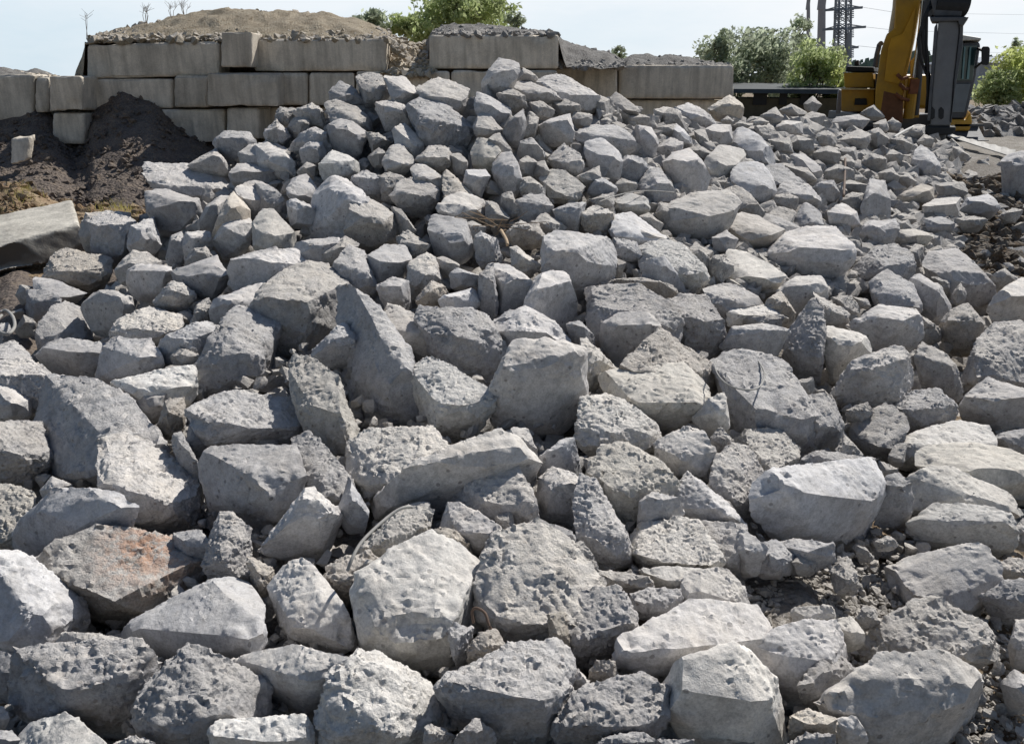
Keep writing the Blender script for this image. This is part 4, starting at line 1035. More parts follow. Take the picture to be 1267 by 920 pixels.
# ------------------------------------------------------------------ ground to the horizon
def ground_z(x, y):
    return 0.0
V = []; Fc = []
gx = np.concatenate([[-900, -300, -100, -40], np.linspace(-20, 22, 85), [40, 90, 300, 900]]); gy = np.concatenate([np.linspace(-6, 34, 80), [40, 55, 80, 150, 400, 1500]])
for x in gx:
    for y in gy: V.append((x, y, 0))
co = np.array(V, float); near = (np.abs(co[:, 0]) < 25) & (co[:, 1] < 35)
co[:, 2] = -.06+np.where(near, fbm(co*.35, 2)*.06+perlin(co*1.7)*.03, 0)
lift = np.clip((co[:, 0]-2.5)/3, 0, 1)*np.clip((co[:, 1]-12)/4, 0, 1)*np.clip((60-co[:, 1])/25, 0, 1); co[:, 2] += .12*lift
ny = len(gy)
for i in range(len(gx)-1):
    for j in range(ny-1): Fc.append((i*ny+j, (i+1)*ny+j, (i+1)*ny+j+1, i*ny+j+1))
me = mesh_from('ground', co, Fc)
for p in me.polygons: p.use_smooth = True
DRY = soil_mat('dry_ground', (.22, .155, .10), (.33, .27, .195), (.15, .11, .06), .9)
tag(link('ground', me, DRY), kind='structure')

# ------------------------------------------------------------------ earth: bank in front of the wall, mounds on top of it
def surface(name, fn, x0, x1, nx, t0, t1, ny, mat, disp=.05, freq=2.5):
    V = []; Fc = []
    for i in range(nx):
        for j in range(ny): V.append(fn(x0+(x1-x0)*i/(nx-1), t0+(t1-t0)*j/(ny-1)))
    co = np.array([tuple(v) for v in V]); co[:, 2] += fbm(co*freq, 4)*disp; co[:, 1] += perlin(co*freq*1.3+9)*disp
    for i in range(nx-1):
        for j in range(ny-1): Fc.append((i*ny+j, (i+1)*ny+j, (i+1)*ny+j+1, i*ny+j+1))
    me = mesh_from(name, co, Fc)
    for p in me.polygons: p.use_smooth = True
    return tag(link(name, me, mat), kind='structure')
DARK = soil_mat('dark_earth_and_shade', (.14, .115, .10), (.20, .165, .14), (.24, .19, .145), .8)
YW = 14.5
def X_of(px, Y=YW): return (px-633.5)/F*Y/ (CP+0*SP) * 1.0
def X_at(px, py, Y): return P(px, py, Y).x
# height of the bank where it meets the wall, by picture column
BX = [-200, 0, 22, 42, 60, 90, 105, 112, 150, 185, 200, 215, 250, 262, 300, 420]
BY = [150, 146, 138, 132, 140, 172, 158, 132, 103, 112, 126, 146, 170, 177, 190, 215]
def bank(px, t):
    top = P(px, float(np.interp(px, BX, BY)), 14.75)
    foot = P(px, 255, 11.3); foot.z = -.05
    if t > .86: return top.lerp(P(px, float(np.interp(px, BX, BY)), 16), (t-.86)/.14)
    k = t/.86; p = foot.lerp(top, k); p.z = foot.z+(top.z-foot.z)*(k**1.35); return p
surface('dirt_bank', bank, -200, 430, 200, 0, 1, 80, DARK, .055, 1.9)
GRAVT = soil_mat('pale_gravelly_earth', (.30, .25, .18), (.42, .36, .27), (.20, .15, .09), 1.5, 1.)
GRAVD = soil_mat('grey_gravelly_earth', (.17, .16, .15), (.26, .25, .235), (.11, .10, .09), 1.5, 1.)
def mound(prof_x, prof_y, ybase, Yf, back, ends=None):
    def fn(px, t):
        top = float(np.interp(px, prof_x, prof_y)); k_ = 0 if ends is None else min(1, max(0, (ends[0]-px)/8, (px-ends[1])/8)); lo = ybase(px) if callable(ybase) else ybase
        a = P(px, lo*(1-k_)+(top+70)*k_, Yf+.05+.8*k_); 
        b = P(px, top, Yf+.8*k_+back*.5*(1-.5*k_)); 
        if t <= .5: k = t/.5; q = a.lerp(b, k); q.z = a.z+(b.z-a.z)*math.sin(k*math.pi/2); return q
        c = Vector((b.x*(1+back/2/Yf), b.y+back*.5, .0)); k = (t-.5)/.5; q = b.lerp(c, k); q.z = b.z+(c.z-b.z)*(k**1.6); return q
    return fn
surface('earth_mound', mound([70, 84, 96, 107, 120, 150, 200, 240, 280, 300, 350, 400, 440, 480, 505, 530, 550], [150, 112, 86, 57, 46, 38, 27, 17, 11, 11, 16, 18, 25, 40, 54, 74, 100], lambda x: float(np.interp(x, [107, 480], [54, 52])), YW, 4.5, (106, 479)), 70, 550, 160, 0, 1, 50, GRAVT, .06, 2.6)
def spill(px, t):
    top = float(np.interp(px, [462, 478, 500, 520, 536, 545], [60, 47, 50, 57, 50, 60])); c_ = 505
    a = P(c_+(px-c_)*.75, 94, 14.35); b_ = P(px, top, 16.4)
    if t < .7: return a.lerp(b_, t/.7)
    c = Vector(b_); c.y += 2.; c.z -= 1.4; return b_.lerp(c, (t-.7)/.3)
surface('earth_spill', spill, 455, 548, 40, 0, 1, 44, GRAVT, .05, 3.)
surface('earth_mound', mound([500, 520, 532, 545, 560, 600, 650, 685, 700, 730, 760, 775], [100, 68, 44, 35, 31, 33, 38, 42, 52, 60, 68, 80], lambda x: float(np.interp(x, [531, 690, 700, 770], [44, 44, 84, 84])), YW+.1, 4., (533, 900)), 500, 775, 90, 0, 1, 40, GRAVD, .05, 3.5)
surface('earth_mound', mound([755, 768, 780, 800, 815, 830, 850, 870, 900], [84, 76, 69, 68, 72, 67, 71, 76, 80], 83, 16.2, 3.), 755, 905, 70, 0, 1, 36, GRAVD, .05, 3.5)
surface('earth_mound', mound([-200, 0, 30, 45, 60, 72, 95], [84, 84, 88, 86, 90, 97, 99], lambda x: float(np.interp(x, [-200, 40, 72, 95], [95, 96, 100, 101])), YW+.1, 4.), -200, 95, 80, 0, 1, 30, GRAVD, .05, 3.5)
# loose gravel lying on those mounds
def gravel_on(name, n, xr, topf, mat, Y0, sizes, lo, back):
    pl = []
    for _ in range(n):
        px = rnd.uniform(*xr); t = rnd.random(); yy = topf(px); py = yy+(lo(px)-yy)*t**.8
        Y = Y0+back*(1-t)*.5; p = P(px, py, Y); pl.append((p, rnd.choice(sizes)*rnd.uniform(.6, 1.2)*.1))
    scatter(name, pl, mat, PEB0, int(xr[0])+5)
pl = [(spill(rnd.uniform(465, 542), rnd.uniform(0, .7)), rnd.choice([.03, .05, .09, .13])) for _ in range(500)]
STRAW = rock_mat('dry_clods', (.36, .30, .215), (.48, .42, .32), 1)
scatter('spilled_clods', pl, STRAW, PEB0, 51)
GGR = rock_mat('grey_clods', (.24, .23, .22), (.36, .35, .33), 1)
gravel_on('loose_clods', 4200, (112, 500), lambda x: float(np.interp(x, [107, 120, 150, 200, 240, 280, 300, 350, 400, 440, 480, 505], [56, 46, 38, 27, 17, 12, 12, 17, 19, 26, 39, 54])), STRAW, YW, [.2, .3, .4, .6, 1.1], lambda x: 50+max(0, x-478)*1., 4.5)
gravel_on('loose_gravel', 900, (535, 770), lambda x: float(np.interp(x, [535, 560, 600, 650, 685, 700, 730, 760, 775], [38, 32, 34, 39, 43, 53, 61, 69, 80])), GGR, YW+.1, [.3, .5, .8, 1.], lambda x: 43 if x < 690 else 84, 4.)
gravel_on('loose_gravel', 400, (765, 905), lambda x: float(np.interp(x, [768, 780, 800, 815, 830, 850, 870, 900], [76, 70, 69, 73, 68, 72, 77, 81])), GGR, 16.2, [.3, .5, .9], lambda x: 83, 3.)
gravel_on('loose_gravel', 400, (-100, 72), lambda x: float(np.interp(x, [-200, 0, 30, 45, 60, 72], [85, 85, 89, 87, 91, 98])), GRAVT and STRAW, YW+.1, [.3, .5, .8], lambda x: 97, 4.)
# shed clods on the sunlit patch by the beam
pl = []
for _ in range(1500):
    px = rnd.uniform(-60, 200); py = rnd.uniform(225, 300); r_ = (py-100)/F; Y = 1.7/r_
    if py < 240 and px > 60: continue
    p = P(px, py, Y); p.z = rnd.uniform(-.05, .03)+(.28*math.exp(-((px-22)/34)**2-((py-245)/22)**2)); pl.append((p, rnd.choice([.025, .04, .06, .1])))
scatter('dry_clods', pl, soil_mat('brown_clods', (.26, .17, .10), (.36, .28, .19), (.17, .15, .06), 2.), PEB0, 21)
def patch(px, t):
    Y = 1.7/((228+(330-228)*(1-t)-100)/F); p = P(px, 228+(330-228)*(1-t), Y)
    p.z = -.03+.30*math.exp(-((px-22)/42)**2-((Y-11.6)/1.1)**2)+.05*math.exp(-((px-130)/60)**2-((Y-10.9)/.8)**2); return p
surface('ground_rise', patch, -180, 240, 90, 0, 1, 50, soil_mat('brown_ground', (.27, .18, .11), (.40, .31, .21), (.16, .13, .06), 1.6), .03, 4)
pl = []
for _ in range(2200):
    px = rnd.uniform(-100, 300); t = rnd.random(); p = bank(px, t*.84); pl.append((p, rnd.choice([.015, .02, .03, .05, .08])))
scatter('bank_clods', pl, DARK, PEB0, 31)

# ------------------------------------------------------------------ retaining wall of precast blocks
def block_mat(name, a):
    m, nt, b = newmat(name); q = NT(nt)
    tc = q.n('ShaderNodeTexCoord'); oi = q.n('ShaderNodeObjectInfo')
    off = q.n('ShaderNodeVectorMath', operation='SCALE', i_0=(31., 17., 23.)); nt.links.new(oi.outputs['Random'], off.inputs['Scale'])
    v = q.n('ShaderNodeVectorMath', operation='ADD', i_0=tc.outputs['Object'], i_1=off.outputs[0]).outputs[0]
    st = q.n('ShaderNodeVectorMath', operation='MULTIPLY', i_0=v, i_1=(6, 6, .7)).outputs[0]
    c = q.mix(q.ramp(q.noise(v, 1.6, 6, .7), [(.3, 0.), (.7, 1.)]), tuple(x*.78 for x in a), tuple(x*1.15 for x in a))
    c = q.mix(.6, c, q.ramp(q.noise(st, 1.5, 4), [(.3, .5), (.6, 1.15)]), 'MULTIPLY')
    c = q.mix(q.math('MULTIPLY', q.ramp(q.noise(v, 2.7, 7, .75), [(.5, 0.), (.7, 1.)]), .35), c, (.2, .17, .14))
    c = q.mix(.35, c, q.ramp(q.noise(v, 45, 4, .7), [(.3, .6), (.7, 1.3)]), 'MULTIPLY')
    r_ = q.math('MULTIPLY_ADD', oi.outputs['Random'], .3); nt.nodes[-1].inputs[2].default_value = .85
    c = q.mix(1., c, q.n('ShaderNodeCombineColor', i_0=r_, i_1=r_, i_2=r_).outputs[0], 'MULTIPLY')
    nt.links.new(c, b.inputs['Base Color'])
    bp = q.n('ShaderNodeBump', i_Height=q.noise(v, 25, 6, .7), i_Strength=.5, i_Distance=.02); nt.links.new(bp.outputs[0], b.inputs['Normal'])
    return m
BLK = block_mat('wall_concrete', (.68, .61, .51))
def slab(name, c8, mat, label, cat, group, seed, chip=.035, vox=.035):
    """eight corners -> weathered block"""
    bm = hull_bm([Vector(p) for p in c8]); base = sum((Vector(p) for p in c8), Vector())/8; base.z = min(p[2] for p in c8)
    me = bpy.data.meshes.new(name); bm.to_mesh(me); bm.free(); rebase(me, base); me = remeshed(me, vox)
    n = len(me.vertices); co = np.empty(n*3); me.vertices.foreach_get('co', co); co = co.reshape(-1, 3)
    no = np.empty(n*3); me.vertex_normals.foreach_get('vector', no); no = no.reshape(-1, 3)
    edge = 1-np.max(np.abs(no), axis=1); o3 = np.array([seed*3.1, seed*1.7, 0])
    d = -edge*np.clip(perlin(co*3.2+o3)+.35, 0, 1)*chip*3+perlin(co*12+o3)*.003-np.clip(perlin(co*1.7+o3*2)-.32, 0, 1)*.12*(chip/.035)
    me.vertices.foreach_set('co', (co+no*d[:, None]).ravel()); me.update()
    me.polygons.foreach_set('use_smooth', [True]*len(me.polygons)); me.set_sharp_from_angle(angle=R(40)); me.materials.clear()
    return tag(link(name, me, mat, loc=base), label, cat, group)
WG = 'precast concrete blocks of the retaining wall'
def wblock(x0, y0, x1, y1, label, Yf=YW, depth=.6, skew=0., dy=(0, 0)):
    a = P(x0, y0+dy[0], Yf); b = P(x1, y0+dy[1], Yf); c = P(x1, y1+dy[1], Yf+skew*0); d = P(x0, y1+dy[0], Yf)
    pts = []
    for p in (a, b, c, d): pts += [Vector(p), Vector(p)+Vector((0, depth, 0))]
    return slab('concrete_block', pts, BLK, label, 'concrete block', WG, int(x0*3+y0))
L = 'concrete wall block'
wblock(107, 53, 271, 95.5, 'long grey concrete wall block at the left of the top course', dy=(2, -2))
wblock(273, 40, 311.5, 83, 'short header block standing proud on top of the long wall blocks', Yf=14.15, depth=1.2)
wblock(313.5, 48, 478, 88, 'long concrete wall block right of the proud header block', dy=(0, 0))
wblock(531, 43, 691, 85, 'long stained top course block behind the summit of the heap', Yf=14.6)
wblock(100, 97.5, 213.5, 134, 'second course block half buried in dark earth at the left', Yf=14.52)
wblock(215, 93.5, 257, 133, 'squarish second course block just left of the wide protruding one', Yf=14.4)
wblock(256, 90, 344, 131.5, 'wide protruding second course block under the proud header block', Yf=14.1, depth=1.)
wblock(346, 90, 380, 130, 'narrow second course block right of the wide protruding one', Yf=14.5)
wblock(382, 90, 438, 130, 'second course block right of the narrow one above the stones', Yf=14.52)
wblock(440, 88, 556, 128, 'long second course block mostly hidden behind the heap', Yf=14.5)
wblock(558, 87, 690, 126, 'second course block under the stained top block', Yf=14.55)
wblock(196, 135.5, 278, 176, 'third course block cut diagonally by the dark earth bank', Yf=14.5)
wblock(280, 133.5, 320, 172, 'third course header block under the wide protruding block', Yf=14.2, depth=.9)
wblock(322, 133, 440, 172, 'dark recessed third course block behind the left shoulder', Yf=14.95, depth=.4)
wblock(664, 83, 764, 122, 'grey wall block at the left end of the right hand wall', Yf=16)
wblock(766, 80.5, 908, 122, 'long end block of the wall nearest the trees', Yf=16.05)
wblock(690, 124, 900, 160, 'lower shaded block under the right hand end blocks', Yf=16.3)
wblock(-110, 92, 41, 150, 'long low wall block cut by the left picture edge', Yf=14.6)
wblock(43, 96, 59, 139, 'narrow dark wall block left of the protruding corner block', Yf=14.5)
wblock(61, 94, 101, 137, 'protruding corner block with a sunlit right edge at the left', Yf=14.0, depth=1.)
wblock(64, 140, 104, 178, 'small block under the protruding corner block at the left', Yf=14.1, depth=.9)
# broken block lying in the shade of the bank
a = [P(12, 172, 12.9), P(38, 167, 12.9), P(31, 200, 12.75), P(12, 205, 12.75)]
slab('concrete_block', [p for p in a]+[p+Vector((.03, .16, .03)) for p in a], BLK, 'tilted broken grey block stuck in the shaded bank at far left', 'concrete block', None, 7)
# long precast beam at the left
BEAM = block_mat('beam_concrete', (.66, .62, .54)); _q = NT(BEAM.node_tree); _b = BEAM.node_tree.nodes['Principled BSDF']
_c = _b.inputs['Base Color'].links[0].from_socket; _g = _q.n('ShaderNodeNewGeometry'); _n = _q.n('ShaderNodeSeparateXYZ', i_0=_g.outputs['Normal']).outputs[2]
BEAM.node_tree.links.new(_q.mix(_q.ramp(_n, [(.15, 1.), (.45, 0.)]), _c, (.12, .10, .08)), _b.inputs['Base Color'])   # shade painted as a soil tone on its sides and underside
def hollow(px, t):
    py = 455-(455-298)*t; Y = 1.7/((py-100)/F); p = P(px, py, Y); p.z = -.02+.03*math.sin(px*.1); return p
surface('dark_earth_and_shade', hollow, -220, 150, 60, 0, 1, 40, DARK, .03, 4.)  # dark coloured sheet that paints in the shade on the ground below the beam
q8 = [P(-130, 337, 6.9), P(98, 277, 7.9), P(-130, 292, 7.75), P(90, 246, 8.75)]
dn = Vector((.06, -.05, -.27))
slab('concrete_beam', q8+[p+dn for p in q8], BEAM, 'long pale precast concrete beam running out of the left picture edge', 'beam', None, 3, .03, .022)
# ------------------------------------------------------------------ excavator with hydraulic breaker
YEL = plain_mat('worn_yellow_paint', (.50, .27, .022), .5, 0, .2, 3, (.55, (.16, .12, .07)))
STEEL = plain_mat('dark_worn_steel', (.075, .08, .09), .55, .3, .3, 6, (.4, (.17, .155, .14)))
GSTEEL = plain_mat('dusty_grey_steel', (.15, .155, .165), .6, .2, .2, 4, (.5, (.23, .215, .195)))
BLACK = plain_mat('black_rubber', (.018, .019, .021), .7)
RUSTY = plain_mat('rusty_metal', (.20, .075, .035), .8, 0, .4, 9)
GLASS = plain_mat('dark_cab_glass', (.02, .045, .05), .12, 0, .3, 2, None, .02, .8)
CHROME = plain_mat('cylinder_rod', (.5, .5, .5), .25, .9)
STREAK = plain_mat('pale_streak', (.14, .25, .26), .3, 0, .3, 3)
YE = 18.0
def E_(px, py, dy=0.): return P(px, py, YE+dy)
def xz(pts, dy=0.): return [(E_(x, y, dy).x, E_(x, y, dy).z) for x, y in pts]
ex = empty('excavator', Vector((E_(1130, 230).x, YE+2, -.2)), 'yellow tracked excavator with a grey hydraulic breaker beyond the heap', 'excavator')
YAW = .50   # the machine is turned towards the heap's foot
def pr(name, poly, d0, d1, mat, parent=ex, bevel=.02):
    b = MB(); b.prism(xz(poly, d0), YE+d0, YE+d1)
    for v in b.bm.verts: v.co.x += YAW*max(0, v.co.y-(YE+d0))
    return b.build(name, mat, parent, bevel)
# undercarriage
for sx, px in ((-1, 1072), (1, 1188)):
    x = E_(px, 200, 0).x; b = MB(); zt = .78; zb = -.08
    prof = [(YE-.3, .15), (YE+.0, zb), (YE+3.7, zb), (YE+4.1, .2), (YE+4.0, .6), (YE+3.6, zt), (YE+.1, zt), (YE-.3, .5)]
    A = [b.bm.verts.new((x-.3, y, z)) for y, z in prof]; B = [b.bm.verts.new((x+.3, y, z)) for y, z in prof]
    b.bm.faces.new(A); b.bm.faces.new(B[::-1])
    for j in range(len(prof)): b.bm.faces.new((A[j], A[(j+1) % 8], B[(j+1) % 8], B[j]))
    for j in range(22):
        y = YE-.1+j*.17; b.box(x-.31, y, zt+.002, x+.31, y+.06, zt+.05)
    for j in range(5): b.box(x-.31, YE-.36-.01*j, .16+.08*j, x+.31, YE-.30, .2+.08*j)
    b.build('track', STEEL, ex, 0)
b = MB(); b.box(E_(1085, 200).x, YE+.5, .5, E_(1180, 200).x, YE+3.2, 1.0); b.build('undercarriage', STEEL, ex, .03)
# superstructure, left side: engine bay and tanks
pr('house', [(1041, 138), (1041, 109.5), (1082, 109.5), (1082, 138)], .15, 3.2, YEL)
pr('engine_cover', [(1045, 108.5), (1044, 90), (1080, 90), (1082, 108.5)], .2, 2.9, YEL)
pr('guard_rail', [(1040, 111.5), (1040, 109.3), (1083, 109.3), (1083, 111.5)], -.0, .13, plain_mat('pale_yellow_edge', (.55, .42, .2), .5))
pr('hood_top', [(1046, 89), (1048, 82), (1081, 83), (1082, 89)], .25, 2.6, BLACK)
pr('step_recess', [(1057, 130), (1058, 122), (1072, 122), (1073, 130)], .09, .145, BLACK, bevel=.005)
pr('air_filter', [(1057, 81.5), (1057, 76), (1062, 74), (1063, 81.5)], .9, 1.2, BLACK)
b = MB(); b.tube([E_(1083, 84, 1.), E_(1085, 68, 1.), E_(1088, 56, 1.), E_(1090, 54, .9)], .055, 10); b.build('exhaust_pipe', STEEL, ex)
pr('counterweight', [(1046, 135), (1046, 92), (1190, 92), (1190, 135)], 3.3, 4.2, YEL, bevel=.1)
pr('panel', [(1083, 142), (1083, 90), (1096, 96), (1096, 146)], .1, 1.6, STEEL)
pr('swing_frame', [(1082, 165), (1082, 140), (1140, 146), (1185, 146), (1185, 165)], .6, 2.9, BLACK)
# boom: two yellow box sections with a knee, going on above the picture
pr('boom', [(1082, 146), (1083, 112), (1090, 62), (1097, 42), (1106, 36), (1112, -60), (1118, -140), (1146, -150), (1143, -40), (1139, 2), (1131, 48), (1121, 92), (1117, 118), (1116, 148)], -.35, .2, YEL, bevel=.03)
pr('boom_plate', [(1094, 100), (1099, 60), (1103, 47), (1117, 42), (1133, 8), (1127, 55), (1117, 92), (1112, 104)], -.385, -.355, plain_mat('brighter_yellow_paint', (.62, .33, .03), .4, 0, .15, 4, (.35, (.3, .18, .06))), bevel=.005)
pr('boom_foot', [(1086, 150), (1092, 112), (1116, 118), (1116, 152)], -.30, -.355, plain_mat('greasy_brown', (.17, .07, .03), .6, 0, .4, 6))
b = MB(); b.tube([E_(1124, 146, -.2), E_(1131, 96, -.3)], .11, 14); b.build('lift_cylinder', YEL, ex)
b = MB(); b.tube([E_(1131, 97, -.3), E_(1139, 40, -.3), E_(1143, 0, -.3)], .055, 12); b.build('cylinder_rod', CHROME, ex)
b = MB(); b.tube([E_(1104, 40, -.2), E_(1109, 10, -.2), E_(1112, -30, -.2), E_(1116, -80, -.2)], .075, 12); b.build('stick_cylinder', plain_mat('pale_cylinder', (.42, .33, .2), .4), ex)
pr('lift_bracket', [(1126, 146), (1126, 76), (1132, 70), (1137, 82), (1137, 146)], -.05, .35, YEL)
b = MB()
for k, (x0, x1) in enumerate(((1110, 1122), (1113, 1125), (1108, 1124))): b.tube([E_(x0, 92+12*k, -.42), E_((x0+x1)/2, 98+12*k, -.47), E_(x1, 96+14*k, -.4)], .035, 7)
b.box(E_(1112, 120).x, YE-.46, E_(1112, 116).z, E_(1122, 120).x, YE-.40, E_(1112, 98).z); b.build('hose_manifold', RUSTY, ex)
# stick coming forward and down from the boom tip (above the picture) to the breaker
YB = 16.6
def B_(px, py, dy=0.): return P(px, py, YB+dy)
b = MB(); b.bar(E_(1132, -140, -.05), B_(1172, -30, .1), .34, .5); b.build('stick', YEL, ex, .03)
def pb(name, poly, d0, d1, mat, bevel=.015, parent=ex):
    b = MB(); b.prism([(B_(x, y, d0).x, B_(x, y, d0).z) for x, y in poly], YB+d0, YB+d1)
    for v in b.bm.verts: v.co.x += YAW*max(0, v.co.y-(YB+d0))
    return b.build(name, mat, parent, bevel)
br = pb('breaker', [(1151, 156), (1153, 120), (1160, 40), (1161, 26), (1186, 26), (1187, 40), (1180, 100), (1176, 156)], -.25, .25, GSTEEL, .03)
pb('breaker_side_plate', [(1147, 150), (1151, 100), (1156, 34), (1160, 27), (1160, 40), (1153, 120), (1151, 150)], -.29, .29, STEEL)
pb('breaker_side_plate', [(1187, 28), (1192, 30), (1191, 60), (1182, 110), (1177, 152), (1176.5, 152), (1180.5, 100), (1187.5, 40)], -.27, .27, STEEL)
pb('mounting_flange', [(1153, 27), (1150, 21), (1199, 21), (1191, 33), (1186, 30), (1186, 26)], -.32, .32, STEEL)
b = MB(); b.tube([B_(1153, 4, 0), B_(1193, 6, 0)], .24, 22); b.build('bracket_pin', BLACK, ex)
pb('bracket', [(1155, 21), (1152, 2), (1156, -20), (1190, -22), (1193, 8), (1189, 21)], -.2, .2, STEEL, .03)
for px in (1153.5, 1164.5): pb('breaker_slot', [(px-3, 146), (px-3, 136), (px, 132), (px+3.5, 136), (px+3, 146), (px, 148)], -.262, -.252, BLACK, .004)
pb('breaker_collar', [(1143, 164), (1146, 156), (1183, 157), (1182, 163), (1176, 167), (1150, 168)], -.3, .3, BLACK, .03)
b = MB(); b.tube([B_(1163, 163), B_(1162, 196)], .12, 16, .075); b.build('chisel', STEEL, ex)
for k, (xa, xb, xc) in enumerate(((1152, 1141, 1149), (1156, 1136, 1151), (1149, 1146, 1146))):
    b = MB(); b.tube([B_(xa, 2+3*k, -.1), B_((xa+xb)/2-1, 18, -.2), B_(xb, 40+8*k, -.2), B_(xb+2, 66+6*k, -.2), B_((xb+xc)/2+2, 84+5*k, -.15), B_(xc+2, 100+8*k, -.1), B_(xc, 140, -.05)], .03, 8); b.build('hydraulic_hose', BLACK, ex, 0, True)
b = MB(); b.tube([E_(1146, 0, -.5), E_(1140, 60, -.5), E_(1136, 110, -.3), E_(1133, 142, -.2)], .06, 10); b.build('hose_guard', STEEL, ex)
# cab
pr('cab', [(1172, 147), (1172, 54), (1211, 52), (1213, 56), (1207, 96), (1197, 138), (1194, 147)], .0, 1.7, STEEL, bevel=.03)
pr('window', [(1176, 100), (1176, 57), (1209, 56), (1204, 95), (1203, 100)], -.045, -.004, GLASS, bevel=.006)
pr('window', [(1175, 139), (1175, 104), (1201, 104), (1193, 139)], -.04, -.004, plain_mat('dusty_lower_glass', (.13, .15, .17), .3, 0, .3, 3), bevel=.006)
pr('window_streak', [(1190, 98), (1193, 58), (1195, 58), (1192, 98)], -.07, -.048, STREAK, bevel=.003)  # thin strips of paler tone set before the upper cab window
pr('window_streak', [(1196, 98), (1200, 58), (1202, 58), (1199, 98)], -.07, -.048, STREAK, bevel=.003)
pr('cab_roof', [(1176, 50.5), (1176, 46), (1190, 43), (1214, 47), (1214, 50)], -.12, 1.75, plain_mat('pale_roof_paint', (.5, .5, .47), .5), bevel=.02)
pr('cab_base', [(1168, 162), (1168, 148), (1195, 148), (1201, 139), (1203, 152), (1199, 162)], -.1, 1.7, YEL, bevel=.03)
mr = pr('mirror', [(1214.5, 80), (1214.5, 60), (1216, 57.5), (1223, 57.5), (1225, 60), (1224, 79), (1222, 81)], -.32, -.2, BLACK, bevel=.02)
b = MB(); b.bar(E_(1210, 60, -.0), E_(1216, 63, -.25), .04); b.bar(E_(1207, 84, -.0), E_(1216, 76, -.25), .03); b.build('bracket', BLACK, mr)

# ------------------------------------------------------------------ foliage
def leaf_mat(name, c1, c2):
    m, nt, b = newmat(name); q = NT(nt)
    g = q.n('ShaderNodeNewGeometry'); v = q.n('ShaderNodeTexCoord').outputs['Object']
    c = q.mix(g.outputs['Random Per Island'], c1, c2)
    c = q.mix(.7, c, q.ramp(q.noise(v, 1.3, 3), [(.3, .5), (.7, 1.4)]), 'MULTIPLY')
    nt.links.new(c, b.inputs['Base Color']); b.inputs['Roughness'].default_value = .6
    tr = nt.nodes.new('ShaderNodeBsdfTranslucent'); nt.links.new(c, tr.inputs[0]); mx = nt.nodes.new('ShaderNodeMixShader'); mx.inputs[0].default_value = .72
    out = [n for n in nt.nodes if n.type == 'OUTPUT_MATERIAL'][0]; nt.links.new(b.outputs[0], mx.inputs[1]); nt.links.new(tr.outputs[0], mx.inputs[2]); nt.links.new(mx.outputs[0], out.inputs[0])
    return m
LF1 = leaf_mat('young_green_leaves', (.42, .50, .22), (.62, .68, .38)); LF2 = leaf_mat('grey_green_leaves', (.40, .45, .32), (.56, .61, .46)); LF3 = leaf_mat('yellow_green_leaves', (.46, .52, .17), (.64, .69, .30))
BARK = plain_mat('bark', (.09, .07, .055), .9, 0, .3, 8)
def plant(name, label, cat, group, px, pytop, pybot, wpx, Y, leaf, n, size, seed, zb=None, blobs=7, stems=4, lean=0):
    rnd = random.Random(seed); m = Y/F; base = P(px, pybot, Y); top = P(px+lean, pytop, Y)
    if zb is not None: base.z = zb
    H = top.z-base.z; W = wpx*m
    root = empty(name, base, label, cat, group)
    b = MB(); tips = []
    for k in range(stems):
        a = rnd.uniform(0, 6.28); rr = W*.32*rnd.random(); d = Vector((math.cos(a)*rr, math.sin(a)*rr, H*rnd.uniform(.55, .95)))
        pts = [base+Vector((math.cos(a)*.04*k, math.sin(a)*.04*k, 0)), base+d*.35+Vector((rnd.gauss(0, .03*W), 0, H*.1)), base+d*.7+Vector((rnd.gauss(0, .04*W), 0, 0)), base+d]
        b.tube(pts, max(.012, H*.018), 6, H*.004); tips.append(base+d)
        for _ in range(4):
            t = rnd.uniform(.35, .9); p0 = pts[1].lerp(pts[3], t); e = p0+Vector((rnd.gauss(0, .17*W), rnd.gauss(0, .17*W), rnd.uniform(.05, .2)*H)); b.tube([p0, e], H*.007, 5, H*.002); tips.append(e)
    b.build('trunk', BARK, root, org=None)
    cl = []
    for k in range(blobs):
        t = rnd.random(); prof = (1-.35*t) if cat == 'bush' else math.sin(math.pi*min(1, .22+.66*t))**.6
        cl.append((base+Vector((rnd.uniform(-.5, .5)*W*prof+lean*m*t*0, rnd.uniform(-.4, .4)*W*prof, H*(.18+.74*t))), rnd.uniform(.11, .22)*min(W, H)))
    for t_ in tips: cl.append((t_, rnd.uniform(.07, .15)*min(W, H)))
    V = []; Fc = []
    wts = [c[1]**1.6 for c in cl]
    for _ in range(n):
        c, r = rnd.choices(cl, wts)[0]
        d = Vector((rnd.gauss(0, 1), rnd.gauss(0, 1), rnd.gauss(0, .8))); d = d.normalized()*r*rnd.random()**.4*rnd.choice([1, 1.2, 1.5, 1.8])
        p = c+d; p.z = min(p.z, base.z+H)
        if p.z < base.z+.02*H: continue
        s = size*rnd.uniform(.6, 1.3); u = Vector((rnd.gauss(0, 1), rnd.gauss(0, 1), rnd.gauss(0, 1))).normalized(); w = u.orthogonal().normalized(); w = (w+u.cross(w)*rnd.uniform(-1, 1)).normalized()
        k0 = len(V); V += [p-u*s, p-w*s*.45, p+u*s, p+w*s*.45]; Fc.append((k0, k0+1, k0+2, k0+3))
    me = mesh_from('crown', V, Fc); rebase(me, base); link('crown', me, leaf, root)
    return root
TG = 'trees growing beyond the concrete wall'
plant('bush', 'small rounded green bush left of the larger bush above the wall', 'bush', TG, 459, 11, 60, 40, 21, LF2, 1500, .07, 1, blobs=7)
plant('bush', 'wide bright green bush reaching the top picture edge above the wall', 'bush', TG, 572, -12, 62, 112, 22, LF1, 11000, .07, 2, blobs=34, stems=8)
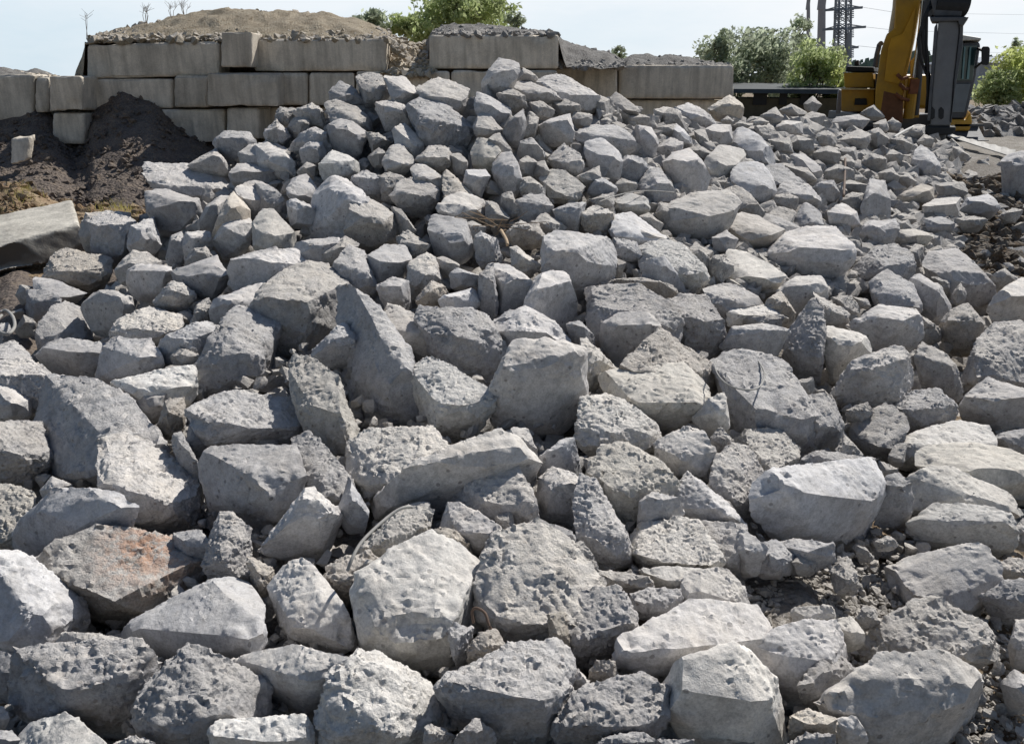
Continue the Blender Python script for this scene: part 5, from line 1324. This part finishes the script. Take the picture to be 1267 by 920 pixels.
plant('bush', 'low green bush joining the wide one on its left', 'bush', TG, 505, 18, 62, 44, 21.5, LF1, 1700, .07, 12, blobs=8)
plant('sapling', 'thin dark sapling just right of the wide green bush', 'sapling', TG, 636, 10, 56, 20, 21, LF2, 420, .06, 3, blobs=4, stems=2)
plant('bush', 'small hazy bush peeping over the gravel right of centre', 'bush', TG, 765, 58, 96, 24, 30, LF2, 600, .09, 4, blobs=5)
plant('deciduous_tree', 'smallest grey green tree just behind the end of the wall', 'tree', TG, 886, 38, 118, 48, 38, LF2, 2600, .13, 5, -.1, 12, 4)
plant('deciduous_tree', 'tallest grey green tree with loose crown left of the chimneys', 'tree', TG, 944, 36, 118, 88, 40, LF2, 5200, .13, 6, -.1, 18, 6)
plant('deciduous_tree', 'narrow pointed tree top rising beside the thin chimney', 'tree', TG, 986, 16, 118, 40, 42, LF2, 2300, .13, 26, -.1, 12, 4)
plant('deciduous_tree', 'bright green bushy tree in front of the thick chimney', 'tree', TG, 1004, 50, 118, 62, 36, LF1, 4200, .12, 7, -.1, 14, 6)
plant('deciduous_tree', 'sparse grey green tree filling the gap left of the tallest crown', 'tree', TG, 914, 60, 118, 52, 39, LF2, 2200, .12, 31, -.1, 14, 5)
plant('bush', 'yellow green bush at the foot of the power pylon', 'bush', TG, 1034, 84, 118, 30, 35, LF3, 1200, .10, 8, -.1, 7, 3)
plant('bush', 'big yellow green bush filling the right picture edge', 'bush', TG, 1262, 58, 176, 86, 24, LF3, 9000, .075, 9, None, 24, 8)
plant('bush', 'lower yellow green bush right of the excavator cab', 'bush', TG, 1222, 88, 172, 52, 23.5, LF1, 4200, .07, 10, None, 14, 6)
plant('bush', 'thin pointed shoot sticking up above the right hand bushes', 'bush', TG, 1246, 48, 120, 16, 25, LF2, 420, .07, 11, None, 5, 2)
# bare weeds on the mound
WEED = plain_mat('dry_stalk', (.30, .26, .22), .9)
def weed(px, y0, y1, w, label, seed, nst=5, Y=16.4):
    rnd = random.Random(seed); b = MB()
    for k in range(nst):
        x = px+rnd.uniform(-.3, .3)*w; pts = [P(px+rnd.uniform(-1, 1), y1+3, Y), P(x, (y0+y1)/2, Y+rnd.uniform(-.1, .1)), P(x+rnd.uniform(-.3, .3)*w, y0+rnd.uniform(0, 6), Y)]
        b.tube(pts, .006, 5, .003)
        for _ in range(5):
            t = rnd.uniform(.3, 1); p0 = pts[1].lerp(pts[2], t); b.tube([p0, p0+Vector((rnd.gauss(0, .06), rnd.gauss(0, .05), rnd.uniform(.03, .12)))], .003, 4, .002)
    tag(b.build('dry_weed', WEED), label, 'weed', 'dry weeds on the mound')
weed(108, 14, 46, 8, 'faint bare stalk at the left end of the mound', 1, 2, 15.5)
weed(180, 9, 30, 12, 'short tuft of bare stalks on the left slope of the mound', 2, 5)
weed(213, 3, 24, 16, 'tall thin bare weed stalk left of the mound top', 3, 3)
weed(229, 4, 20, 18, 'wispy bare weed nearest the top of the mound', 4, 5)
# tufts of grass on the sunny patch
GRS = leaf_mat('dry_grass_blades', (.25, .22, .07), (.33, .30, .12))
V = []; Fc = []
for _ in range(420):
    px = random.choice([148, 152, 30, 25, 130])+random.gauss(0, 8); py = random.gauss(247, 5); Y = 1.7/((py-100)/F); p = P(px, py, Y); p.z = .0+(.2 if px < 60 else 0)
    d = Vector((random.gauss(0, .04), random.gauss(0, .04), random.uniform(.05, .13))); k = len(V); V += [p+Vector((-.006, 0, -.03)), p+Vector((.006, 0, -.03)), p+d]; Fc.append((k, k+1, k+2))
tag(link('dry_grass', mesh_from('dry_grass', V, Fc), GRS), kind='stuff')

# ------------------------------------------------------------------ chimneys, pylon, far buildings
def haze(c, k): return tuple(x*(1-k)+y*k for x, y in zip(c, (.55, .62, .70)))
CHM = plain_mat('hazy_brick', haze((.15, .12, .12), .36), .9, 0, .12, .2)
YC = 320.
def chim(x0, x1, xt0, xt1, yt, label):
    b = MB(); a0 = P((x0+x1)/2, 110, YC); a1 = P((xt0+xt1)/2, yt, YC); b.tube([a0, a1], (x1-x0)/2*YC/F, 20, (xt1-xt0)/2*YC/F)
    a2 = a1+Vector((0, 0, 1.2)); b.tube([a1-Vector((0, 0, 2.5)), a2], (xt1-xt0)/2*YC/F*1.12, 20)
    tag(b.build('chimney', CHM, smooth=False), label, 'chimney', 'factory chimneys on the horizon')
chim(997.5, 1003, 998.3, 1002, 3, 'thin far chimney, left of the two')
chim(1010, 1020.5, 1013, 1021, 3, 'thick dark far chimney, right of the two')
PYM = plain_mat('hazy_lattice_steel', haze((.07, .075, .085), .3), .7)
YP = 110.
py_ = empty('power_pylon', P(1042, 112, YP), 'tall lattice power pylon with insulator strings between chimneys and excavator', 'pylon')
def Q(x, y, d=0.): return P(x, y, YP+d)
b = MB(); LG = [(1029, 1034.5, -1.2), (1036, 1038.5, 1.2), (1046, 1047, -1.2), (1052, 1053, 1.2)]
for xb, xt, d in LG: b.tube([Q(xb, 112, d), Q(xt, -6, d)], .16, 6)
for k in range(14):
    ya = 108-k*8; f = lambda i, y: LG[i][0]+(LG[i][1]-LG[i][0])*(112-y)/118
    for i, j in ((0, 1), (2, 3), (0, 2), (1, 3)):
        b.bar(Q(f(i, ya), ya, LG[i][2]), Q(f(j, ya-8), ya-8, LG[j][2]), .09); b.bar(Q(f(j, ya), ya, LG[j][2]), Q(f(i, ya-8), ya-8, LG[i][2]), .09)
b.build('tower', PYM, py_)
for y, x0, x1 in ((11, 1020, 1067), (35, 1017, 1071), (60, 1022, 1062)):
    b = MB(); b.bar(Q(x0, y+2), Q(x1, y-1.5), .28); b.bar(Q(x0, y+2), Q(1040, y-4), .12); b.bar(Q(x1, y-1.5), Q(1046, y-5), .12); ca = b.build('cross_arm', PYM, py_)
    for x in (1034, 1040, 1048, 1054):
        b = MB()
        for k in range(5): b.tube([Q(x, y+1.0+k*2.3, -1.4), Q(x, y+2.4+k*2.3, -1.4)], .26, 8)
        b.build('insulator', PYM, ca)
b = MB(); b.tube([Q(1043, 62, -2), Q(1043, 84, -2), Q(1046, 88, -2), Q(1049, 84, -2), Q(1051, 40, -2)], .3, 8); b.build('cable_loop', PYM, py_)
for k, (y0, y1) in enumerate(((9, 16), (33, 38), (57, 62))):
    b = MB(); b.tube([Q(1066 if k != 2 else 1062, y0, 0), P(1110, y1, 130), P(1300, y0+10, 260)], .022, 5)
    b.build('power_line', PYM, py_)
# long low shed behind the wall end
SH_ = empty('shed', P(975, 140, 34), 'long low shed with dark sagging roof below the trees', 'shed')
b = MB(); p0, p1 = P(905, 137, 34), P(1050, 137, 34); t0 = P(905, 112, 34); b.box(p0.x, 34, -.1, p1.x, 37, t0.z-.3); b.build('wall', plain_mat('olive_boards', (.085, .075, .05), .9, 0, .4, 2.5), SH_)
b = MB(); z0 = P(905, 110, 34).z; z1 = P(905, 104, 34).z; b.hexa([(p0.x-.3, 33.5, z0-.15), (p1.x+.2, 33.5, z0-.2), (p1.x+.2, 37.5, z0+.1), (p0.x-.3, 37.5, z0+.1), (p0.x-.3, 33.6, z0), (p1.x+.2, 33.6, z0-.02), (p1.x+.2, 37.5, z1), (p0.x-.3, 37.5, z1+.05)])
b.build('roof', plain_mat('dark_roofing_felt', (.045, .055, .06), .8, 0, .6, 1.5, None, 1.), SH_)
for x0_, x1_ in ((932, 950), (964, 975), (990, 1002)):
    b = MB(); A = P(x0_, 130, 33.9); C2 = P(x1_, 115, 33.9); b.box(A.x, 33.93, A.z, C2.x, 33.99, C2.z); b.build('window', BLACK, SH_)
# grey blue sheet standing at the excavator's left
g = [P(1034, 142, 19), P(1040, 140, 19), P(1043, 112, 19), P(1037, 110, 19)]
tag(slab('steel_sheet', g+[p+Vector((.03, .08, 0)) for p in g], plain_mat('blue_grey_sheet', (.27, .29, .33), .6), 'narrow blue grey sheet leaning at the left end of the excavator', 'steel sheet', None, 5, .01, .02))
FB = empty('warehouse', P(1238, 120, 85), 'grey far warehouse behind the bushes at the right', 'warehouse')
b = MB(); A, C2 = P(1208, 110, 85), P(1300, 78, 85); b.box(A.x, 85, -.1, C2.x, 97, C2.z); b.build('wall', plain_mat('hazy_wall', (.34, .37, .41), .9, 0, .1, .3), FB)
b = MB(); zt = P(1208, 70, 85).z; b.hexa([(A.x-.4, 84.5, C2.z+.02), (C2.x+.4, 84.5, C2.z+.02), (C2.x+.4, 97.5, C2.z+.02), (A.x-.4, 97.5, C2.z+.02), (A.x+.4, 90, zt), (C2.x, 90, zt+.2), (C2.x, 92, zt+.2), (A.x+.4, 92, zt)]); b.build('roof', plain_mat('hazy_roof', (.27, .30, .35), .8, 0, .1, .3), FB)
# far tree line
V = []; Fc = []; rr = random.Random(4)
for _ in range(9000):
    x = rr.uniform(40, 160); y = rr.uniform(170, 190); z = rr.random()**1.3*(4.6+1.6*math.sin(x*.09)+1.1*math.sin(x*.31+2)); s = rr.uniform(.3, .7)
    k = len(V); V += [(x-s, y, z-s), (x+s, y, z-s*.6), (x+s*.5, y+rr.uniform(-.4, .4), z+s), (x-s*.7, y, z+s*.7)]; Fc.append((k, k+1, k+2, k+3))
tag(link('far_wood', mesh_from('far_wood', V, Fc), plain_mat('hazy_leaves', (.17, .21, .17), .9, 0, .2, .5)), kind='stuff')

# ------------------------------------------------------------------ right side: track and rubble ridge behind the heap
def ridge_(px, t):
    top = float(np.interp(px, [1170, 1188, 1200, 1225, 1260, 1290, 1400], [162, 150, 134, 130, 133, 128, 130])); a = P(px, 172, 18.5); b_ = P(px, top, 20.5)
    if t < .6: return a.lerp(b_, t/.6)
    c = Vector(b_); c.y += 2.5; c.x *= 1.1; c.z = -.1; return b_.lerp(c, (t-.6)/.4)
surface('rubble_ridge', ridge_, 1170, 1420, 70, 0, 1, 30, GRAVD, .10, 2.4)
pl = []
for _ in range(500):
    px = rnd.uniform(1172, 1400); t = rnd.uniform(.05, .6); pl.append((ridge_(px, t), rnd.choice([.06, .1, .16, .26])))
scatter('ridge_rubble', pl, GGR, PEB, 41)
def dirt_road(px, t):
    py = 208-(208-168)*t; Y = 12.2+6.6*t; p = P(px, py, Y); p.z -= .7*max(0, 1-t/.3)**1.5; return p
surface('dirt_track', dirt_road, 1165, 1480, 70, 0, 1, 30, soil_mat('grey_track', (.22, .20, .175), (.30, .28, .25), (.16, .14, .11), .8, .5), .03, 1.5)
V = []; Fc = []
for k in range(24):
    t = k/23; a = P(1174+t*82, 167.0+t*21, 17.4-3.2*t); c = P(1172+t*80, 170+t*26, 17.0-3.3*t)
    V += [a+Vector((0, 0, .03+.01*math.sin(k*1.7))), c+Vector((0, 0, .03))]
    if k: Fc.append((2*k-2, 2*k-1, 2*k+1, 2*k))
o = link('pale_kerb_strip', mesh_from('pale_kerb_strip', V, Fc), plain_mat('pale_dusty_concrete', (.55, .53, .49), .9, 0, .25, 3)); tag(o, kind='structure')
m_ = o.modifiers.new('s', 'SOLIDIFY'); m_.thickness = .02

# ------------------------------------------------------------------ wires, bars, sticks caught in the heap
WIRE = plain_mat('rusty_wire', (.13, .085, .06), .8, 0, .3, 20); GW = plain_mat('grey_wire', (.30, .29, .27), .7)
def wire(pts, r, label, cat, name, mat=WIRE, lift=.62, n=7):
    W = []
    for x, y, *z in pts:
        Y = D(x, y)-(z[0] if z else .2); W.append(P(x, y, Y))
    S = []
    for k in range(len(W)-1):
        a, b_, c, d = W[max(k-1, 0)], W[k], W[k+1], W[min(k+2, len(W)-1)]
        for j in range(6):
            t = j/6; S.append(.5*((2*b_)+(c-a)*t+(2*a-5*b_+4*c-d)*t*t+(-a+3*b_-3*c+d)*t*t*t))
    S.append(W[-1]); bb = MB(); bb.tube(S, r, n); tag(bb.build(name, mat, smooth=True), label, cat)
wire([(886, 446, .32), (884, 452, .36), (890, 466, .38), (905, 478, .40), (925, 482, .40), (940, 478, .38), (946, 462, .34), (938, 446, .3)], .0035, 'thin wire looped over the saddle shaped boulder', 'wire', 'wire', GW)
wire([(430, 706, .16), (436, 690, .2), (446, 672, .22), (462, 655, .22), (484, 636, .22), (498, 628, .22), (510, 627, .2)], .005, 'curved steel bar bent over the crumbly stone above the cream topped boulder', 'steel bar', 'steel_bar', GW)
wire([(1046, 196, .3), (1045.5, 215, .4), (1044, 243, .4)], .012, 'thin upright rusty rod standing in the right part of the heap', 'steel rod', 'steel_rod')
wire([(620, 285, .2), (626, 296, .3), (628, 303, .3)], .010, 'short pale wooden stick poking up near the heap centre', 'stick', 'wooden_stick', plain_mat('pale_wood', (.42, .31, .2), .8))
wire([(0, 386, .3), (8, 384, .32), (16, 392, .34), (18, 404, .34), (10, 413, .34), (0, 410, .34), (-6, 400, .32), (2, 390, .32)], .010, 'coil of grey wire at the left picture edge', 'wire', 'wire', GW)
wire([(586, 770, .10), (584, 756, .14), (590, 752, .16), (600, 758, .16), (604, 770, .14), (607, 778, .12)], .004, 'small curled wire between the cream topped and leaning boulders', 'wire', 'wire')
wire([(740, 250, .25), (770, 240, .3), (800, 236, .32), (834, 238, .3)], .004, 'thin curved wire on the upper right slope of the heap', 'wire', 'wire', GW)
wire([(1106, 170, .5), (1118, 163, .5), (1130, 157, .5)], .022, 'pale straight bar lying on the rubble left of the breaker', 'steel bar', 'steel_bar', plain_mat('pale_bar', (.5, .48, .45), .6))
def twigs(px, py, label, n, seed):
    rr = random.Random(seed); bb = MB()
    for _ in range(n):
        a = P(px+rr.gauss(0, 5), py+rr.gauss(2, 3), D(px, py)-.25); b_ = a+Vector((rr.gauss(0, .09), rr.gauss(0, .05), rr.uniform(-.02, .10))); c = b_+Vector((rr.gauss(0, .05), rr.gauss(0, .04), rr.gauss(0, .04)))
        bb.tube([a, b_, c], .003, 5, .0015)
    tag(bb.build('dry_twigs', plain_mat('dry_twigs', (.28, .20, .13), .9)), label, 'twigs')
twigs(618, 276, 'tangle of dry brown twigs beside the wooden stick', 11, 3)

# ------------------------------------------------------------------ light and sky
SUN_AZ, SUN_EL = R(40), R(46)   # azimuth from straight ahead towards the right
sd = bpy.data.lights.new('sun', 'SUN'); sd.energy = 5.0; sd.angle = R(.53); sd.color = (1., .965, .91)
so = bpy.data.objects.new('sun', sd); col.objects.link(so)
dirv = Vector((math.sin(SUN_AZ)*math.cos(SUN_EL), math.cos(SUN_AZ)*math.cos(SUN_EL), math.sin(SUN_EL)))
so.rotation_euler = dirv.to_track_quat('Z', 'Y').to_euler(); so.location = dirv*60
w = bpy.data.worlds.new('World'); sc.world = w; w.use_nodes = True; nt = w.node_tree; nt.nodes.clear(); q = NT(nt)
out = nt.nodes.new('ShaderNodeOutputWorld'); bg = nt.nodes.new('ShaderNodeBackground'); nt.links.new(bg.outputs[0], out.inputs[0])
sky = nt.nodes.new('ShaderNodeTexSky'); sky.sky_type = 'NISHITA'; sky.sun_disc = False; sky.sun_elevation = SUN_EL; sky.sun_rotation = SUN_AZ; sky.dust_density = .6; sky.ozone_density = 2.; sky.air_density = 1.; sky.altitude = 100
tc = nt.nodes.new('ShaderNodeTexCoord'); vv = tc.outputs['Generated']
st = q.n('ShaderNodeVectorMath', operation='MULTIPLY', i_0=vv, i_1=(1.2, 1.2, 5.)).outputs[0]
nz = q.ramp(q.noise(st, 1.6, 7, .6), [(.38, 0.), (.62, 1.)])
sx = q.n('ShaderNodeSeparateXYZ', i_0=vv); side = q.n('ShaderNodeMapRange', i_0=sx.outputs[0], i_1=-.75, i_2=.35, i_3=0., i_4=1.).outputs[0]
low = q.n('ShaderNodeMapRange', i_0=sx.outputs[2], i_1=.12, i_2=.42, i_3=1., i_4=.0).outputs[0]
fwd = q.n('ShaderNodeMapRange', i_0=sx.outputs[1], i_1=-.15, i_2=.6, i_3=.12, i_4=1.).outputs[0]
low = q.math('MULTIPLY', low, fwd)
cl = q.math('MULTIPLY', q.math('ADD', q.math('MULTIPLY', nz, .45), q.math('MULTIPLY', side, .55)), low, True)
c0 = q.mix(q.math('MULTIPLY', low, .85), sky.outputs[0], (9.8, 12.2, 14.))
c = q.mix(cl, c0, (14.1, 14.4, 14.8))
nt.links.new(c, bg.inputs[0]); bg.inputs[1].default_value = .068
sc.view_settings.view_transform = 'Standard'; sc.view_settings.look = 'None'; sc.view_settings.exposure = 0; sc.view_settings.gamma = 1
sc.render.engine = 'CYCLES'; sc.cycles.max_bounces = 5; sc.cycles.use_denoising = True
